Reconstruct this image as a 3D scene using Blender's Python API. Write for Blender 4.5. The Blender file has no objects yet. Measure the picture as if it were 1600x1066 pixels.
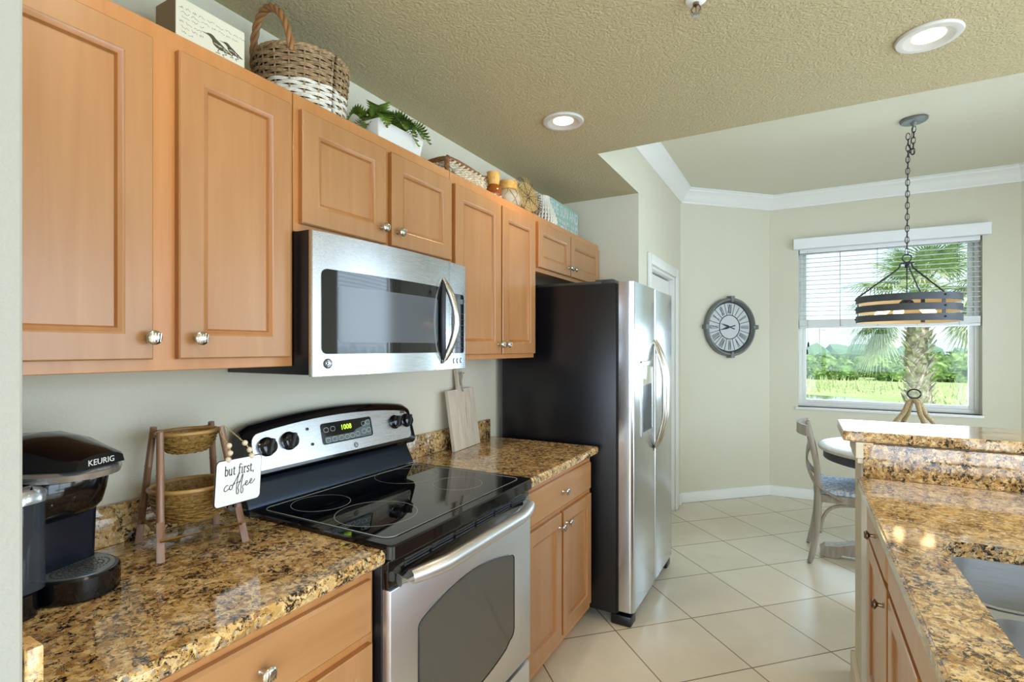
import bpy, bmesh, math, random
from mathutils import Vector, Matrix
random.seed(7)
PI = math.pi
S = bpy.context.scene
C = bpy.data.collections.new('kitchen'); S.collection.children.link(C)

# ---------------------------------------------------------------- camera
cam = bpy.data.objects.new('camera', bpy.data.cameras.new('camera')); C.objects.link(cam)
cam.location = (1.545, 0.0, 1.415)
cam.rotation_euler = (PI/2, 0, math.radians(29.09))
cam.data.sensor_width = 36; cam.data.lens = 810.6/1600*36
cam.data.shift_y = 10.8/1600
cam.data.clip_start = 0.02; cam.data.clip_end = 500
S.camera = cam

# ---------------------------------------------------------------- view, world, lights
S.view_settings.view_transform = 'Standard'; S.view_settings.look = 'None'
S.view_settings.exposure = 0.0; S.view_settings.gamma = 1.0; S.view_settings.use_curve_mapping = False
S.cycles.max_bounces = 8; S.cycles.diffuse_bounces = 4; S.cycles.glossy_bounces = 4
S.cycles.transmission_bounces = 8; S.cycles.transparent_max_bounces = 12
S.cycles.caustics_reflective = False; S.cycles.caustics_refractive = False
S.cycles.sample_clamp_indirect = 6.0; S.cycles.use_denoising = True
W = bpy.data.worlds.new('sky'); S.world = W; W.use_nodes = True
nt = W.node_tree; nt.nodes.clear()
wo = nt.nodes.new('ShaderNodeOutputWorld'); bg = nt.nodes.new('ShaderNodeBackground')
sky = nt.nodes.new('ShaderNodeTexSky'); sky.sky_type = 'NISHITA'
sky.sun_disc = False; sky.sun_elevation = math.radians(52); sky.sun_rotation = math.radians(150)
sky.air_density = 1.0; sky.dust_density = 2.5; sky.ozone_density = 1.0
bg.inputs['Strength'].default_value = 0.36
mxs = nt.nodes.new('ShaderNodeMix'); mxs.data_type = 'RGBA'; mxs.inputs[0].default_value = .62; mxs.inputs[7].default_value = (4.2,4.9,5.4,1)
nt.links.new(sky.outputs[0], mxs.inputs[6]); nt.links.new(mxs.outputs[2], bg.inputs[0]); nt.links.new(bg.outputs[0], wo.inputs[0])

def light(name, kind, loc, energy, color=(1,1,1), rot=(0,0,0), size=1.0, size_y=None, **kw):
    d = bpy.data.lights.new(name, kind); d.energy = energy; d.color = color
    if kind == 'AREA':
        d.shape = 'RECTANGLE' if size_y else 'DISK'; d.size = size
        if size_y: d.size_y = size_y
    for k, v in kw.items(): setattr(d, k, v)
    o = bpy.data.objects.new(name, d); C.objects.link(o); o.location = loc; o.rotation_euler = rot
    return o
light('sun', 'SUN', (6,-6,12), 5.0, (1.0,.95,.86), (math.radians(38), 0, math.radians(35)), angle=.01)
COOL = (.64,.81,1.0); WARM = (1.0,.80,.54)
# bay and side window daylight; slider and rear lamps are added, unseen fill
light('fill_slider', 'AREA', (3.92,.9,1.12), 92, COOL, (0, PI/2, 0), 2.0, 3.0)
light('fill_behind_camera', 'AREA', (2.0,-2.32,1.35), 95, COOL, (PI/2, 0, 0), 3.0, 1.9)
light('daylight_side_window', 'AREA', (3.92,3.72,1.2), 48, COOL, (0, PI/2, 0), 2.2, 1.5)
light('daylight_portal', 'AREA', (2.185,5.75,1.63), 1, COOL, (-PI/2, 0, 0), 1.3, 1.5).data.cycles.is_portal = True
light('daylight_bay_window', 'AREA', (2.185,5.79,1.25), 32, COOL, (-PI/2, 0, 0), 1.25, .72)

# ---------------------------------------------------------------- helpers
def bmnew(): return bmesh.new()
def lin(h):
    h = h.lstrip('#'); v = [int(h[i:i+2],16)/255 for i in (0,2,4)]
    return tuple(x/12.92 if x <= .04045 else ((x+.055)/1.055)**2.4 for x in v)
def add_box(bm, x0,x1,y0,y1,z0,z1, bev=0, seg=2, mtx=None):
    vs = [bm.verts.new((x,y,z)) for z in (z0,z1) for y in (y0,y1) for x in (x0,x1)]
    fs = [bm.faces.new([vs[i] for i in f]) for f in ((0,2,3,1),(4,5,7,6),(0,1,5,4),(2,6,7,3),(0,4,6,2),(1,3,7,5))]
    if bev:
        es = list({e for f in fs for e in f.edges})
        r = bmesh.ops.bevel(bm, geom=es, offset=bev, segments=seg, profile=.5, affect='EDGES', clamp_overlap=True)
        vs = list({v for v in r['verts']} | {v for v in vs if v.is_valid})
    if mtx: bmesh.ops.transform(bm, matrix=mtx, verts=[v for v in vs if v.is_valid])
    return vs
def frame_from(d):
    d = d.normalized(); up = Vector((0,0,1)) if abs(d.z) < .95 else Vector((1,0,0))
    a = d.cross(up).normalized(); return a, a.cross(d).normalized()
def add_tube(bm, pts, r, n=8, closed=False, caps=True, flat=1.0):
    pts = [Vector(p) for p in pts]; N = len(pts)
    rs = r if isinstance(r, (list,tuple)) else [r]*N
    rings = []; a = None
    for i, p in enumerate(pts):
        if closed: d = pts[(i+1)%N]-pts[i-1]
        else: d = pts[min(i+1,N-1)]-pts[max(i-1,0)]
        if d.length < 1e-9: d = Vector((0,0,1))
        d.normalize()
        if a is None: a, b = frame_from(d)
        else:
            a = a - d*a.dot(d)
            if a.length < 1e-6: a, b = frame_from(d)
            a.normalize(); b = d.cross(a)
        rings.append([bm.verts.new(p + (a*math.cos(2*PI*k/n) + b*math.sin(2*PI*k/n)*flat)*rs[i]) for k in range(n)])
    for i in range(N if closed else N-1):
        A, B = rings[i], rings[(i+1)%N]
        off = 0
        if closed and i == N-1:
            off = min(range(n), key=lambda s: sum((A[k].co-B[(k+s)%n].co).length for k in range(n)))
        for k in range(n):
            bm.faces.new((A[k], A[(k+1)%n], B[(k+1+off)%n], B[(k+off)%n]))
    if caps and not closed:
        bm.faces.new(rings[0][::-1]); bm.faces.new(rings[-1])
def add_loft(bm, secs, cap0=True, cap1=True, closed=False):
    R = [[bm.verts.new(p) for p in s] for s in secs]; n = len(R[0])
    for i in range(len(R)-1+(1 if closed else 0)):
        A, B = R[i], R[(i+1)%len(R)]
        for k in range(n): bm.faces.new((A[k], A[(k+1)%n], B[(k+1)%n], B[k]))
    if not closed:
        if cap0: bm.faces.new(R[0][::-1])
        if cap1: bm.faces.new(R[-1])
def add_lathe(bm, prof, c=(0,0,0), axis=(0,0,1), n=24, cap0=True, cap1=True, sx=1, sy=1, a0=0):
    ax = Vector(axis).normalized(); c = Vector(c)
    if abs(ax.z) > .99: u, v = Vector((1,0,0)), Vector((0,1,0))*(1 if ax.z>0 else -1)
    else: u, v = frame_from(ax)
    secs = []
    for r, z in prof:
        secs.append([c + ax*z + u*(r*sx*math.cos(2*PI*k/n+a0)) + v*(r*sy*math.sin(2*PI*k/n+a0)) for k in range(n)])
    add_loft(bm, secs, cap0, cap1)
def add_prism(bm, poly, f0, f1):
    """poly: 2d points; f0,f1 map (a,b)->3d for the two caps"""
    add_loft(bm, [[f0(a,b) for a,b in poly], [f1(a,b) for a,b in poly]])
def rrect(x0,x1,y0,y1,r,n=5):
    P = []
    for cx, cy, a in ((x1-r,y1-r,0),(x0+r,y1-r,90),(x0+r,y0+r,180),(x1-r,y0+r,270)):
        for k in range(n+1):
            t = math.radians(a+90*k/n); P.append((cx+r*math.cos(t), cy+r*math.sin(t)))
    return P
def smooth_path(P, n=8, closed=False):
    P = [Vector(p) for p in P]; N = len(P); out = []
    rng = range(N if closed else N-1)
    for i in rng:
        if closed: p0,p1,p2,p3 = P[i-1],P[i],P[(i+1)%N],P[(i+2)%N]
        else: p0,p1,p2,p3 = P[max(i-1,0)],P[i],P[i+1],P[min(i+2,N-1)]
        for k in range(n):
            t = k/n
            out.append(.5*((2*p1)+(p2-p0)*t+(2*p0-5*p1+4*p2-p3)*t*t+(3*p1-p0-3*p2+p3)*t**3))
    if not closed: out.append(P[-1])
    return out
def add_sphere(bm, c, r, sx=1, sy=1, sz=1, u=14, v=9):
    m = Matrix.Translation(c) @ Matrix.Diagonal((sx,sy,sz,1))
    bmesh.ops.create_uvsphere(bm, u_segments=u, v_segments=v, radius=r, matrix=m)
def chain_inv(p):
    m = Matrix.Identity(4)
    while p is not None:
        m = Matrix.LocRotScale(p.location, p.rotation_euler, p.scale) @ m; p = p.parent
    return m.inverted()
def obj(name, bm, mat=None, parent=None, smooth=40, local=False):
    bm.normal_update(); bmesh.ops.recalc_face_normals(bm, faces=bm.faces[:])
    if parent and not local: bm.transform(chain_inv(parent))
    me = bpy.data.meshes.new(name); bm.to_mesh(me); bm.free()
    if smooth:
        me.polygons.foreach_set('use_smooth', [True]*len(me.polygons)); me.set_sharp_from_angle(angle=math.radians(smooth))
    if mat: me.materials.append(mat)
    o = bpy.data.objects.new(name, me); C.objects.link(o)
    if parent: o.parent = parent
    return o
def tag(o, label=None, cat=None, group=None, kind=None):
    if label: o['label'] = label
    if cat: o['category'] = cat
    if group: o['group'] = group
    if kind: o['kind'] = kind
    return o
def thing(name, label, cat, loc=(0,0,0), rz=0, group=None):
    o = bpy.data.objects.new(name, None); C.objects.link(o); o.empty_display_size = .05
    o.location = loc; o.rotation_euler = (0,0,rz)
    return tag(o, label, cat, group)
def struct(name, bm, mat, label=None, cat=None, smooth=0):
    return tag(obj(name, bm, mat, None, smooth), label or name.replace('_',' '), cat or name.split('_')[0], None, 'structure')
def text(name, body, size, org, ux, uy, mat, parent, depth=.0008, align='LEFT', local=False, sx=1.0):
    cu = bpy.data.curves.new(name, 'FONT'); cu.body = body; cu.size = size; cu.extrude = depth
    cu.align_x = align; cu.resolution_u = 3
    t = bpy.data.objects.new('tmp', cu); C.objects.link(t)
    dg = bpy.context.evaluated_depsgraph_get(); dg.update()
    me = bpy.data.meshes.new_from_object(t.evaluated_get(dg))
    bm = bmnew(); bm.from_mesh(me)
    bpy.data.objects.remove(t); bpy.data.meshes.remove(me); bpy.data.curves.remove(cu)
    ux = Vector(ux).normalized(); uy = Vector(uy).normalized(); uz = ux.cross(uy)
    m = Matrix((( ux.x*sx,uy.x,uz.x,org[0]),(ux.y*sx,uy.y,uz.y,org[1]),(ux.z*sx,uy.z,uz.z,org[2]),(0,0,0,1)))
    bm.transform(m)
    return obj(name, bm, mat, parent, 0, local)
def add_ribbon(bm, pts, w, org, ux, uy, nz, depth=.0006):
    """flat stroke of varying width through 2d points on the plane org+ux*a+uy*b"""
    org, ux, uy, nz = map(Vector, (org,ux,uy,nz)); N = len(pts)
    ws = w if isinstance(w,(list,tuple)) else [w]*N
    L, R = [], []
    for i,(a,b) in enumerate(pts):
        a0,b0 = pts[max(i-1,0)]; a1,b1 = pts[min(i+1,N-1)]
        d = Vector((a1-a0,b1-b0)); d = d.normalized() if d.length>1e-9 else Vector((1,0))
        n = Vector((-d.y,d.x))*ws[i]/2
        L.append(org+ux*(a+n.x)+uy*(b+n.y)); R.append(org+ux*(a-n.x)+uy*(b-n.y))
    add_loft(bm, [[L[i], R[i], R[i]+nz*depth, L[i]+nz*depth] for i in range(N)])

# ---------------------------------------------------------------- materials
def mat(name, col, rough=.5, metal=0, spec=.5, coat=0, emit=None, es=1):
    m = bpy.data.materials.new(name); m.use_nodes = True
    b = m.node_tree.nodes['Principled BSDF']
    b.inputs['Base Color'].default_value = (*(lin(col) if isinstance(col,str) else col),1)
    b.inputs['Roughness'].default_value = rough; b.inputs['Metallic'].default_value = metal
    b.inputs['Specular IOR Level'].default_value = spec
    if coat: b.inputs['Coat Weight'].default_value = coat; b.inputs['Coat Roughness'].default_value = .08
    if emit:
        b.inputs['Emission Color'].default_value = (*(lin(emit) if isinstance(emit,str) else emit),1); b.inputs['Emission Strength'].default_value = es
    return m
class N:
    def __init__(s, m): s.t = m.node_tree; s.b = s.t.nodes['Principled BSDF']; s.co = None
    def new(s, k, **kw):
        n = s.t.nodes.new(k)
        for a, v in kw.items():
            if a in n.inputs: n.inputs[a].default_value = v
            else: setattr(n, a, v)
        return n
    def link(s, a, b): s.t.links.new(a, b)
    def coord(s, scale=(1,1,1), rot=(0,0,0), loc=(0,0,0), kind='Object'):
        if not s.co: s.co = s.new('ShaderNodeTexCoord')
        mp = s.new('ShaderNodeMapping')
        mp.inputs['Scale'].default_value = scale; mp.inputs['Rotation'].default_value = rot; mp.inputs['Location'].default_value = loc
        s.link(s.co.outputs[kind], mp.inputs[0]); return mp.outputs[0]
    def noise(s, v, scale, detail=3, rough=.5, dist=0):
        n = s.new('ShaderNodeTexNoise'); n.inputs['Scale'].default_value = scale; n.inputs['Detail'].default_value = detail
        n.inputs['Roughness'].default_value = rough; n.inputs['Distortion'].default_value = dist; s.link(v, n.inputs['Vector']); return n
    def ramp(s, v, stops, interp='LINEAR'):
        r = s.new('ShaderNodeValToRGB'); cr = r.color_ramp; cr.interpolation = interp
        while len(cr.elements) < len(stops): cr.elements.new(.5)
        for e, (p, c) in zip(cr.elements, stops):
            e.position = p; c = lin(c) if isinstance(c,str) else c; e.color = (*c,1)
        s.link(v, r.inputs[0]); return r.outputs[0]
    def mix(s, f, a, b, mode='MIX'):
        m = s.new('ShaderNodeMix'); m.data_type = 'RGBA'; m.blend_type = mode
        for sock, v in ((m.inputs[0],f),(m.inputs[6],a),(m.inputs[7],b)):
            if hasattr(v,'links'): s.link(v, sock)
            elif isinstance(v,(int,float)): sock.default_value = v
            else: sock.default_value = (*(lin(v) if isinstance(v,str) else v),1)
        return m.outputs[2]
    def bump(s, h, strength=.2, dist=.01):
        b = s.new('ShaderNodeBump'); b.inputs['Strength'].default_value = strength; b.inputs['Distance'].default_value = dist
        s.link(h, b.inputs['Height']); s.link(b.outputs[0], s.b.inputs['Normal'])
    def color(s, c): s.link(c, s.b.inputs['Base Color'])
def paint(name, col, scale=60, strength=.25, dist=.004, rough=.7):
    m = mat(name, col, rough, spec=.25); n = N(m); v = n.coord()
    a = n.noise(v, scale, 3, .55, .4); h = n.ramp(a.outputs[0], [(.42,(0,0,0)),(.58,(1,1,1))])
    n.bump(h, strength, dist); return m
M = {}
M['wall'] = paint('wall_paint', '#DDD8C4', 85, .2, .003)
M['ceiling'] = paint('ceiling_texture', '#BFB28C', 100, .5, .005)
M['trim'] = mat('white_trim', '#EFEFEA', .35)
M['white'] = mat('white_plastic', '#F2F2EE', .35)
M['blind'] = mat('white_blind', '#EDEEEE', .4)
def wood(name, c0, c1, rough=.38, axis='z', sc=1, coat=.4):
    m = mat(name, c0, rough, coat=coat); n = N(m); n.b.inputs['Coat Roughness'].default_value = .22
    s = {'z':(16,16,1.2),'y':(16,1.2,16),'x':(1.2,16,16)}[axis]
    v = n.coord(tuple(k*sc for k in s)); a = n.noise(v, 1.6, 5, .6, .6)
    v2 = n.coord((2.2,2.2,2.2)); b = n.noise(v2, 1.3, 2)
    c = n.ramp(a.outputs[0], [(.3,c0),(.7,c1)]); d = n.mix(.25, c, n.ramp(b.outputs[0], [(.35,c0),(.65,c1)])); n.color(d)
    n.bump(a.outputs[0], .03, .002); return m
M['maple'] = wood('maple_wood', '#A67345', '#B48455')
M['maple_h'] = wood('maple_wood_horizontal', '#A67345', '#B48455', axis='y')
M['maple_side'] = wood('maple_edge', '#B87A42', '#C48A52')
M['maple_edge_shade'] = wood('maple_shaded_edge', '#9A6230', '#AE7640')  # orange-brown door edges; bevel shading is painted into the tone
M['maple_lit'] = wood('lit_maple_wood', '#C79C72', '#D3AC85')  # maple lightened to paint in the cool light on the peninsula fronts
M['underside'] = mat('pale_laminate', '#E2D3BB', .5)
def granite(name):
    m = mat(name, '#B08A50', .07, spec=.55, coat=.5); n = N(m); v = n.coord()
    w = n.noise(v, 42, 4, .65); wm = n.mix(.045, v, w.outputs[1], 'ADD')
    vc = n.new('ShaderNodeTexVoronoi'); vc.feature = 'SMOOTH_F1'; vc.inputs['Scale'].default_value = 70; vc.inputs['Smoothness'].default_value = .35; n.link(wm, vc.inputs['Vector'])
    sp = n.new('ShaderNodeSeparateColor'); n.link(vc.outputs['Color'], sp.inputs[0])
    base = n.ramp(sp.outputs[0], [(.1,'#9C7746'),(.3,'#C79C5B'),(.5,'#DDB87B'),(.7,'#E6CA98'),(.9,'#C4A26B')])
    dk = n.noise(wm, 78, 5, .68, .7); big = n.noise(v, 12, 3, .6)
    sub = n.new('ShaderNodeMath', operation='MULTIPLY_ADD'); n.link(big.outputs[0], sub.inputs[0]); sub.inputs[1].default_value = .40; n.link(dk.outputs[0], sub.inputs[2])
    f = n.ramp(sub.outputs[0], [(.615,(0,0,0)),(.665,(1,1,1))])
    br_ = n.ramp(sub.outputs[0], [(.64,(0,0,0)),(.74,(1,1,1))])
    c = n.mix(br_, '#A27A48', base); c = n.mix(f, '#1E1918', c)
    g = n.noise(v, 105, 3, .6, .5); gk = n.ramp(g.outputs[0], [(.585,(0,0,0)),(.64,(.85,.85,.85))]); c = n.mix(gk, c, '#938C84')
    n.color(c); return m
M['granite'] = granite('gold_granite')
def steel(name, axis='y', rough=.24, col='#C9CACC'):
    m = mat(name, col, rough, 1); n = N(m)
    s = {'y':(900,6,900),'x':(6,900,900),'z':(900,900,6)}[axis]
    a = n.noise(n.coord(s), 1, 2, .5); n.bump(a.outputs[0], .02, .0006)
    r = n.ramp(a.outputs[0], [(.3,(rough*.9,)*3),(.7,(rough*1.12,)*3)]); n.link(r, n.b.inputs['Roughness']); return m
M['steel'] = steel('brushed_steel', rough=.27, col='#C6C7C9'); M['steel_soft'] = steel('brushed_steel_soft', rough=.38, col='#DCDDDF'); M['steel_v'] = steel('brushed_steel_fine', 'z', .2)
M['sinksteel'] = steel('sink_steel', 'x', .3, '#B9BABB')
M['nickel'] = mat('satin_nickel', '#C9C4B8', .22, 1); M['chrome'] = mat('chrome', '#D8D8DA', .08, 1)
M['bronze'] = mat('dark_nickel', '#8C7A68', .28, 1)
M['black_gloss'] = mat('black_gloss', '#0B0B0E', .06, spec=.6); M['black_glass'] = mat('black_ceramic_glass', '#06070A', .03, spec=.7)
M['black'] = mat('black_plastic', '#101014', .35); M['darkgrey'] = mat('dark_grey_plastic', '#2A2C31', .4)
m = mat('black_textured_steel', '#0C0C12', .28, spec=.5); n = N(m); a = n.noise(n.coord(), 420, 2); n.bump(a.outputs[0], .25, .001); M['fridge_black'] = m
M['oven_glass'] = mat('oven_window_glass', '#4A4844', .05, spec=.9)
M['micro_glass'] = mat('microwave_glass', '#15181C', .04, spec=.9); M['micro_screen'] = mat('microwave_screen', '#54595F', .12, spec=.8)
M['panelgrey'] = mat('panel_grey', '#62706F', .3); M['ring'] = mat('burner_ring_print', '#9A9A96', .3)
M['led'] = mat('led_digits', '#111111', .4, emit='#B7F23A', es=2.5)
M['print'] = mat('dark_print', '#2B2623', .6); M['printw'] = mat('light_print', '#D8DADA', .5); M['printg'] = mat('grey_print', '#8F877C', .7)
m = mat('tile_floor', '#D5C8AC', .26, spec=.4); n = N(m); v = n.coord(rot=(0,0,-PI/4), loc=(-2.302+8.8,-1.262+8.8,0))
br = n.new('ShaderNodeTexBrick'); br.offset = 0; br.squash = 1
for k, x in (('Scale',1.0),('Mortar Size',.0034),('Mortar Smooth',.15),('Brick Width',.44),('Row Height',.44),('Bias',0.0)): br.inputs[k].default_value = x
br.inputs['Color1'].default_value = (*lin('#E6DECD'),1); br.inputs['Color2'].default_value = (*lin('#DFD6C3'),1); br.inputs['Mortar'].default_value = (*lin('#8A7A66'),1)
n.link(v, br.inputs['Vector']); a = n.noise(n.coord(), 3.2, 6, .62, .5)
n.color(n.mix(.35, br.outputs[0], n.mix(1, br.outputs[0], n.ramp(a.outputs[0], [(.3,(.72,.68,.6)),(.7,(1,1,1))]), 'MULTIPLY')))
n.bump(n.mix(.15, n.new('ShaderNodeInvert').outputs[0], br.outputs['Fac']), .0, .002); M['tile'] = m
m = mat('glass_pane', (1,1,1), 0); t = m.node_tree; t.nodes.clear()
o_ = t.nodes.new('ShaderNodeOutputMaterial'); tr = t.nodes.new('ShaderNodeBsdfTransparent'); gl = t.nodes.new('ShaderNodeBsdfGlossy'); gl.inputs['Roughness'].default_value = .02
fr = t.nodes.new('ShaderNodeFresnel'); fr.inputs['IOR'].default_value = 1.35; mx = t.nodes.new('ShaderNodeMixShader')
tr.inputs[0].default_value = (.93,.97,.96,1)
t.links.new(fr.outputs[0], mx.inputs[0]); t.links.new(tr.outputs[0], mx.inputs[1]); t.links.new(gl.outputs[0], mx.inputs[2]); t.links.new(mx.outputs[0], o_.inputs[0]); M['glass'] = m
def plastic_clear(name, col, rough, alpha):
    m = mat(name, col, rough); m.node_tree.nodes['Principled BSDF'].inputs['Alpha'].default_value = alpha; return m
M['ringgrey'] = mat('lamp_trim', '#CFCBC2', .45)
M['lamp_on'] = mat('lamp_lens', '#FFF3DC', .4, emit='#FFEBC8', es=3.2)
M['bulb'] = mat('lit_filament_bulb', '#FFE6B8', .2, emit='#FFDCA0', es=5)
def weave(name, c0, c1, sc=90, rough=.6):
    m = mat(name, c0, rough); n = N(m); a = n.noise(n.coord(), sc, 3, .6); n.color(n.ramp(a.outputs[0], [(.32,c0),(.68,c1)])); n.bump(a.outputs[0], .3, .002); return m
M['wicker'] = weave('natural_wicker', '#7E6240', '#BFA27A'); M['wicker_white'] = weave('whitewashed_wicker', '#D9D2C0', '#F4F0E4')
M['seagrass'] = weave('brown_seagrass', '#6F4522', '#A06E3C'); M['seagrass_pale'] = weave('pale_seagrass', '#A8977A', '#E8DFC9')
M['bamboo'] = weave('bamboo_weave', '#6B4B22', '#B08A4A', 140, .45); M['bamboo_pole'] = wood('bamboo_pole', '#7A553F', '#9C7458', .4)
M['bamboo_rim'] = wood('bamboo_rim', '#93703A', '#C49B58', .4)
M['rope'] = weave('jute_rope', '#9A8158', '#C9B48A', 160); M['cotton'] = weave('white_cotton_cord', '#DAD4C4', '#F2EEE2', 160)
M['greywood'] = wood('weathered_wood', '#8F8577', '#B9B0A3', .6, 'z', 1.5, 0); M['tablewood'] = wood('whitewashed_table', '#B7AFA4', '#DAD5CC', .35, 'y', 1)
M['tablewood_dark'] = mat('dark_table_edge', '#3A3A40', .5)
M['boardwood'] = wood('pale_plank', '#C2B29C', '#DDD2C0', .6, 'z', .9, 0)
M['darkmetal'] = mat('charcoal_metal', '#3B3C3F', .4, .6); M['bandwood'] = wood('charcoal_band', '#3A3D42', '#4C5056', .55, 'x', 1, 0)
M['bandinner'] = mat('pale_wood_lining', '#D5B98C', .5)
def leafmat(name, c0, c1, rough=.5):
    m = mat(name, c0, rough); n = N(m); a = n.noise(n.coord(), 14, 2); n.color(n.ramp(a.outputs[0], [(.35,c0),(.65,c1)])); return m
M['fern'] = leafmat('fern_leaf', '#3E5A1A', '#86A23C'); M['cream_box'] = mat('cream_painted_wood', '#F5EFD6', .6); M['grey_side'] = mat('taupe_painted_wood', '#A08A6A', .7)
M['pot'] = mat('white_glaze', '#F0EEE6', .2)
M['amber'] = plastic_clear('amber_glass', '#8A4A16', .08, .92); M['honey'] = weave('honey_wood', '#C58F3C', '#E0B465', 60, .4)
M['jarglass'] = plastic_clear('clear_jar_glass', '#E6E2D2', .05, .45); M['drift'] = weave('driftwood', '#9A8E78', '#C2B79E', 60)
M['disc'] = weave('woven_palm', '#B08A4E', '#D9BC82', 120); M['teal'] = weave('teal_painted_wood', '#8FB0A0', '#A9C6B6', 40, .7)
M['signw'] = mat('sign_white', '#F3F2EE', .45); M['bead'] = mat('pale_beads', '#E6D5B8', .5)
m = mat('blue_cushion', '#9FB2CF', .8); n = N(m); a = n.noise(n.coord(), 60, 2); n.color(n.ramp(a.outputs[0], [(.42,'#8FA6C8'),(.58,'#D8DFEA')])); M['cushion'] = m
M['coffee_black'] = mat('gloss_black_plastic', '#08090D', .1, spec=.6); M['coffee_face'] = mat('satin_black_face', '#141A28', .22, .3)
M['tank'] = plastic_clear('smoke_tank', '#3A4046', .06, .78); M['tray_grey'] = mat('tray_steel', '#8E959C', .3, .7); M['silver'] = mat('silver_plastic', '#C4C8CC', .2, .8)
M['clock_face'] = mat('clock_face', '#CDD0D0', .7); M['clock_rim'] = mat('galvanised_rim', '#7C7F7D', .45, .5)
M['art'] = mat('ink_brown', '#5B5040', .8)

# ---------------------------------------------------------------- room shell
KZ, DZ, YS, XS, YE = 2.463, 2.862, 2.672, .588, 4.886
XB = 3.77; YB = -2.2; YW = 5.579; XC = 1.281; XD = 3.08
bm = bmnew(); add_box(bm, -.15,3.9,-2.35,5.75,-.12,0); struct('floor', bm, M['tile'], 'cream ceramic tile floor laid diagonally')
def wall_poly(bm, p, q, t, z0, z1, holes=()):
    """wall from p to q (inner face), thickness t on the outside (right hand side when walking p->q is inside)"""
    p, q = Vector((*p,0)), Vector((*q,0)); d = (q-p); L = d.length; d.normalize(); n = Vector((-d.y, d.x,0))
    xs = sorted({0,L,*[h[0] for h in holes],*[h[1] for h in holes]}); zs = sorted({z0,z1,*[h[2] for h in holes],*[h[3] for h in holes]})
    def cell(a0,a1,b0,b1):
        P = [p+d*a+n*o+Vector((0,0,b)) for o in (0,t) for b in (b0,b1) for a in (a0,a1)]
        vs = [bm.verts.new(x) for x in P]
        for f in ((0,1,3,2),(4,6,7,5),(0,4,5,1),(2,3,7,6),(0,2,6,4),(1,5,7,3)): bm.faces.new([vs[i] for i in f])
    for i in range(len(xs)-1):
        run = []
        for j in range(len(zs)-1):
            cx, cz = (xs[i]+xs[i+1])/2, (zs[j]+zs[j+1])/2
            if not any(h[0]<cx<h[1] and h[2]<cz<h[3] for h in holes): cell(xs[i],xs[i+1],zs[j],zs[j+1])
    bmesh.ops.remove_doubles(bm, verts=bm.verts[:], dist=1e-5)
    # drop internal faces shared by two cells
    seen = {}
    for f in bm.faces[:]:
        k = tuple(sorted(v.index for v in f.verts)) if False else tuple(sorted((round(v.co.x,4),round(v.co.y,4),round(v.co.z,4)) for v in f.verts))
        seen.setdefault(k, []).append(f)
    kill = [f for fs in seen.values() if len(fs) > 1 for f in fs]
    bmesh.ops.delete(bm, geom=kill, context='FACES')
def wall(name, p, q, t, z0, z1, holes=(), label=None, m='wall'):
    bm = bmnew(); wall_poly(bm, p, q, t, z0, z1, holes); return struct(name, bm, M[m], label, 'wall')
# inner faces: walking p->q keeps the room on the right
wall('wall_left', (0,YB), (0,3.48), .12, 0, DZ, label='cream textured wall behind the upper cabinets')
wall('wall_alcove', (0,3.48), (XS,3.48), .12, 0, KZ-.0005, label='short cream wall behind the refrigerator')
wall('wall_door', (XS,3.601), (XS,YE), .12, 0, DZ, [(.179,1.031,0,2.02)], label='cream wall with a white door beyond the refrigerator')
wall('wall_clock', (XS,YE), (XC,YW), .12, 0, DZ, label='angled cream wall carrying the round clock')
WX0, WX1, WZ0, WZ1 = 1.525, 2.845, .862, 2.40
wall('wall_window', (XC,YW), (XD,YW), .16, 0, DZ, [(WX0-XC,WX1-XC,WZ0,WZ1)], label='cream wall around the dining window')
wall('wall_bay', (XD,YW), (XB,YE), .12, 0, DZ, label='angled cream wall right of the dining window')
wall('wall_right', (XB,YE), (XB,YB), .12, 0, DZ, [(YE-4.55,YE-2.95,.05,2.35),(YE-2.4,YE+.6,.05,2.2)], label='cream wall with side window and added sliding door')
wall('wall_back', (XB,YB), (0,YB), .12, 0, KZ+.3, [(XB-3.5,XB-.5,.4,2.3)], label='cream wall behind the viewer with an added wide window')
# near wall stub at the left picture edge
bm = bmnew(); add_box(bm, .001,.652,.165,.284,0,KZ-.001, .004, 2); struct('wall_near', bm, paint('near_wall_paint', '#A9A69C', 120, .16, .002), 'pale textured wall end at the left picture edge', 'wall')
# ceilings: kitchen slab drops lower than the dining ceiling
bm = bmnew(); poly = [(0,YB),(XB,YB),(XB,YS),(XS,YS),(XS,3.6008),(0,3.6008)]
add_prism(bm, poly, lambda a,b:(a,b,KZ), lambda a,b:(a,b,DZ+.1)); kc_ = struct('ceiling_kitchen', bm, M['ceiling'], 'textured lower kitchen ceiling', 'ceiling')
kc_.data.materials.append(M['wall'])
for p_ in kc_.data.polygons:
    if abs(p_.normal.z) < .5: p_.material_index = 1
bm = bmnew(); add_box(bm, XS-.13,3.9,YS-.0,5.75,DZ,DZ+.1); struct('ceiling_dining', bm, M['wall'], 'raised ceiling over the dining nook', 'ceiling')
def sweep(bm, path, prof, i):
    """segment i of a mitred moulding; prof = [(inset from wall, z)]; room on the right of the path"""
    P = [Vector((*p,0)) for p in path]
    def off(k):
        dirs = []
        if k > 0: dirs.append((P[k]-P[k-1]).normalized())
        if k < len(P)-1: dirs.append((P[k+1]-P[k]).normalized())
        ns = [Vector((d.y,-d.x,0)) for d in dirs]
        if len(ns) == 1: return ns[0]
        b = (ns[0]+ns[1]).normalized(); return b/ b.dot(ns[0])
    secs = [[P[k]+off(k)*a+Vector((0,0,z)) for a,z in prof] for k in (i,i+1)]
    add_loft(bm, secs)
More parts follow.
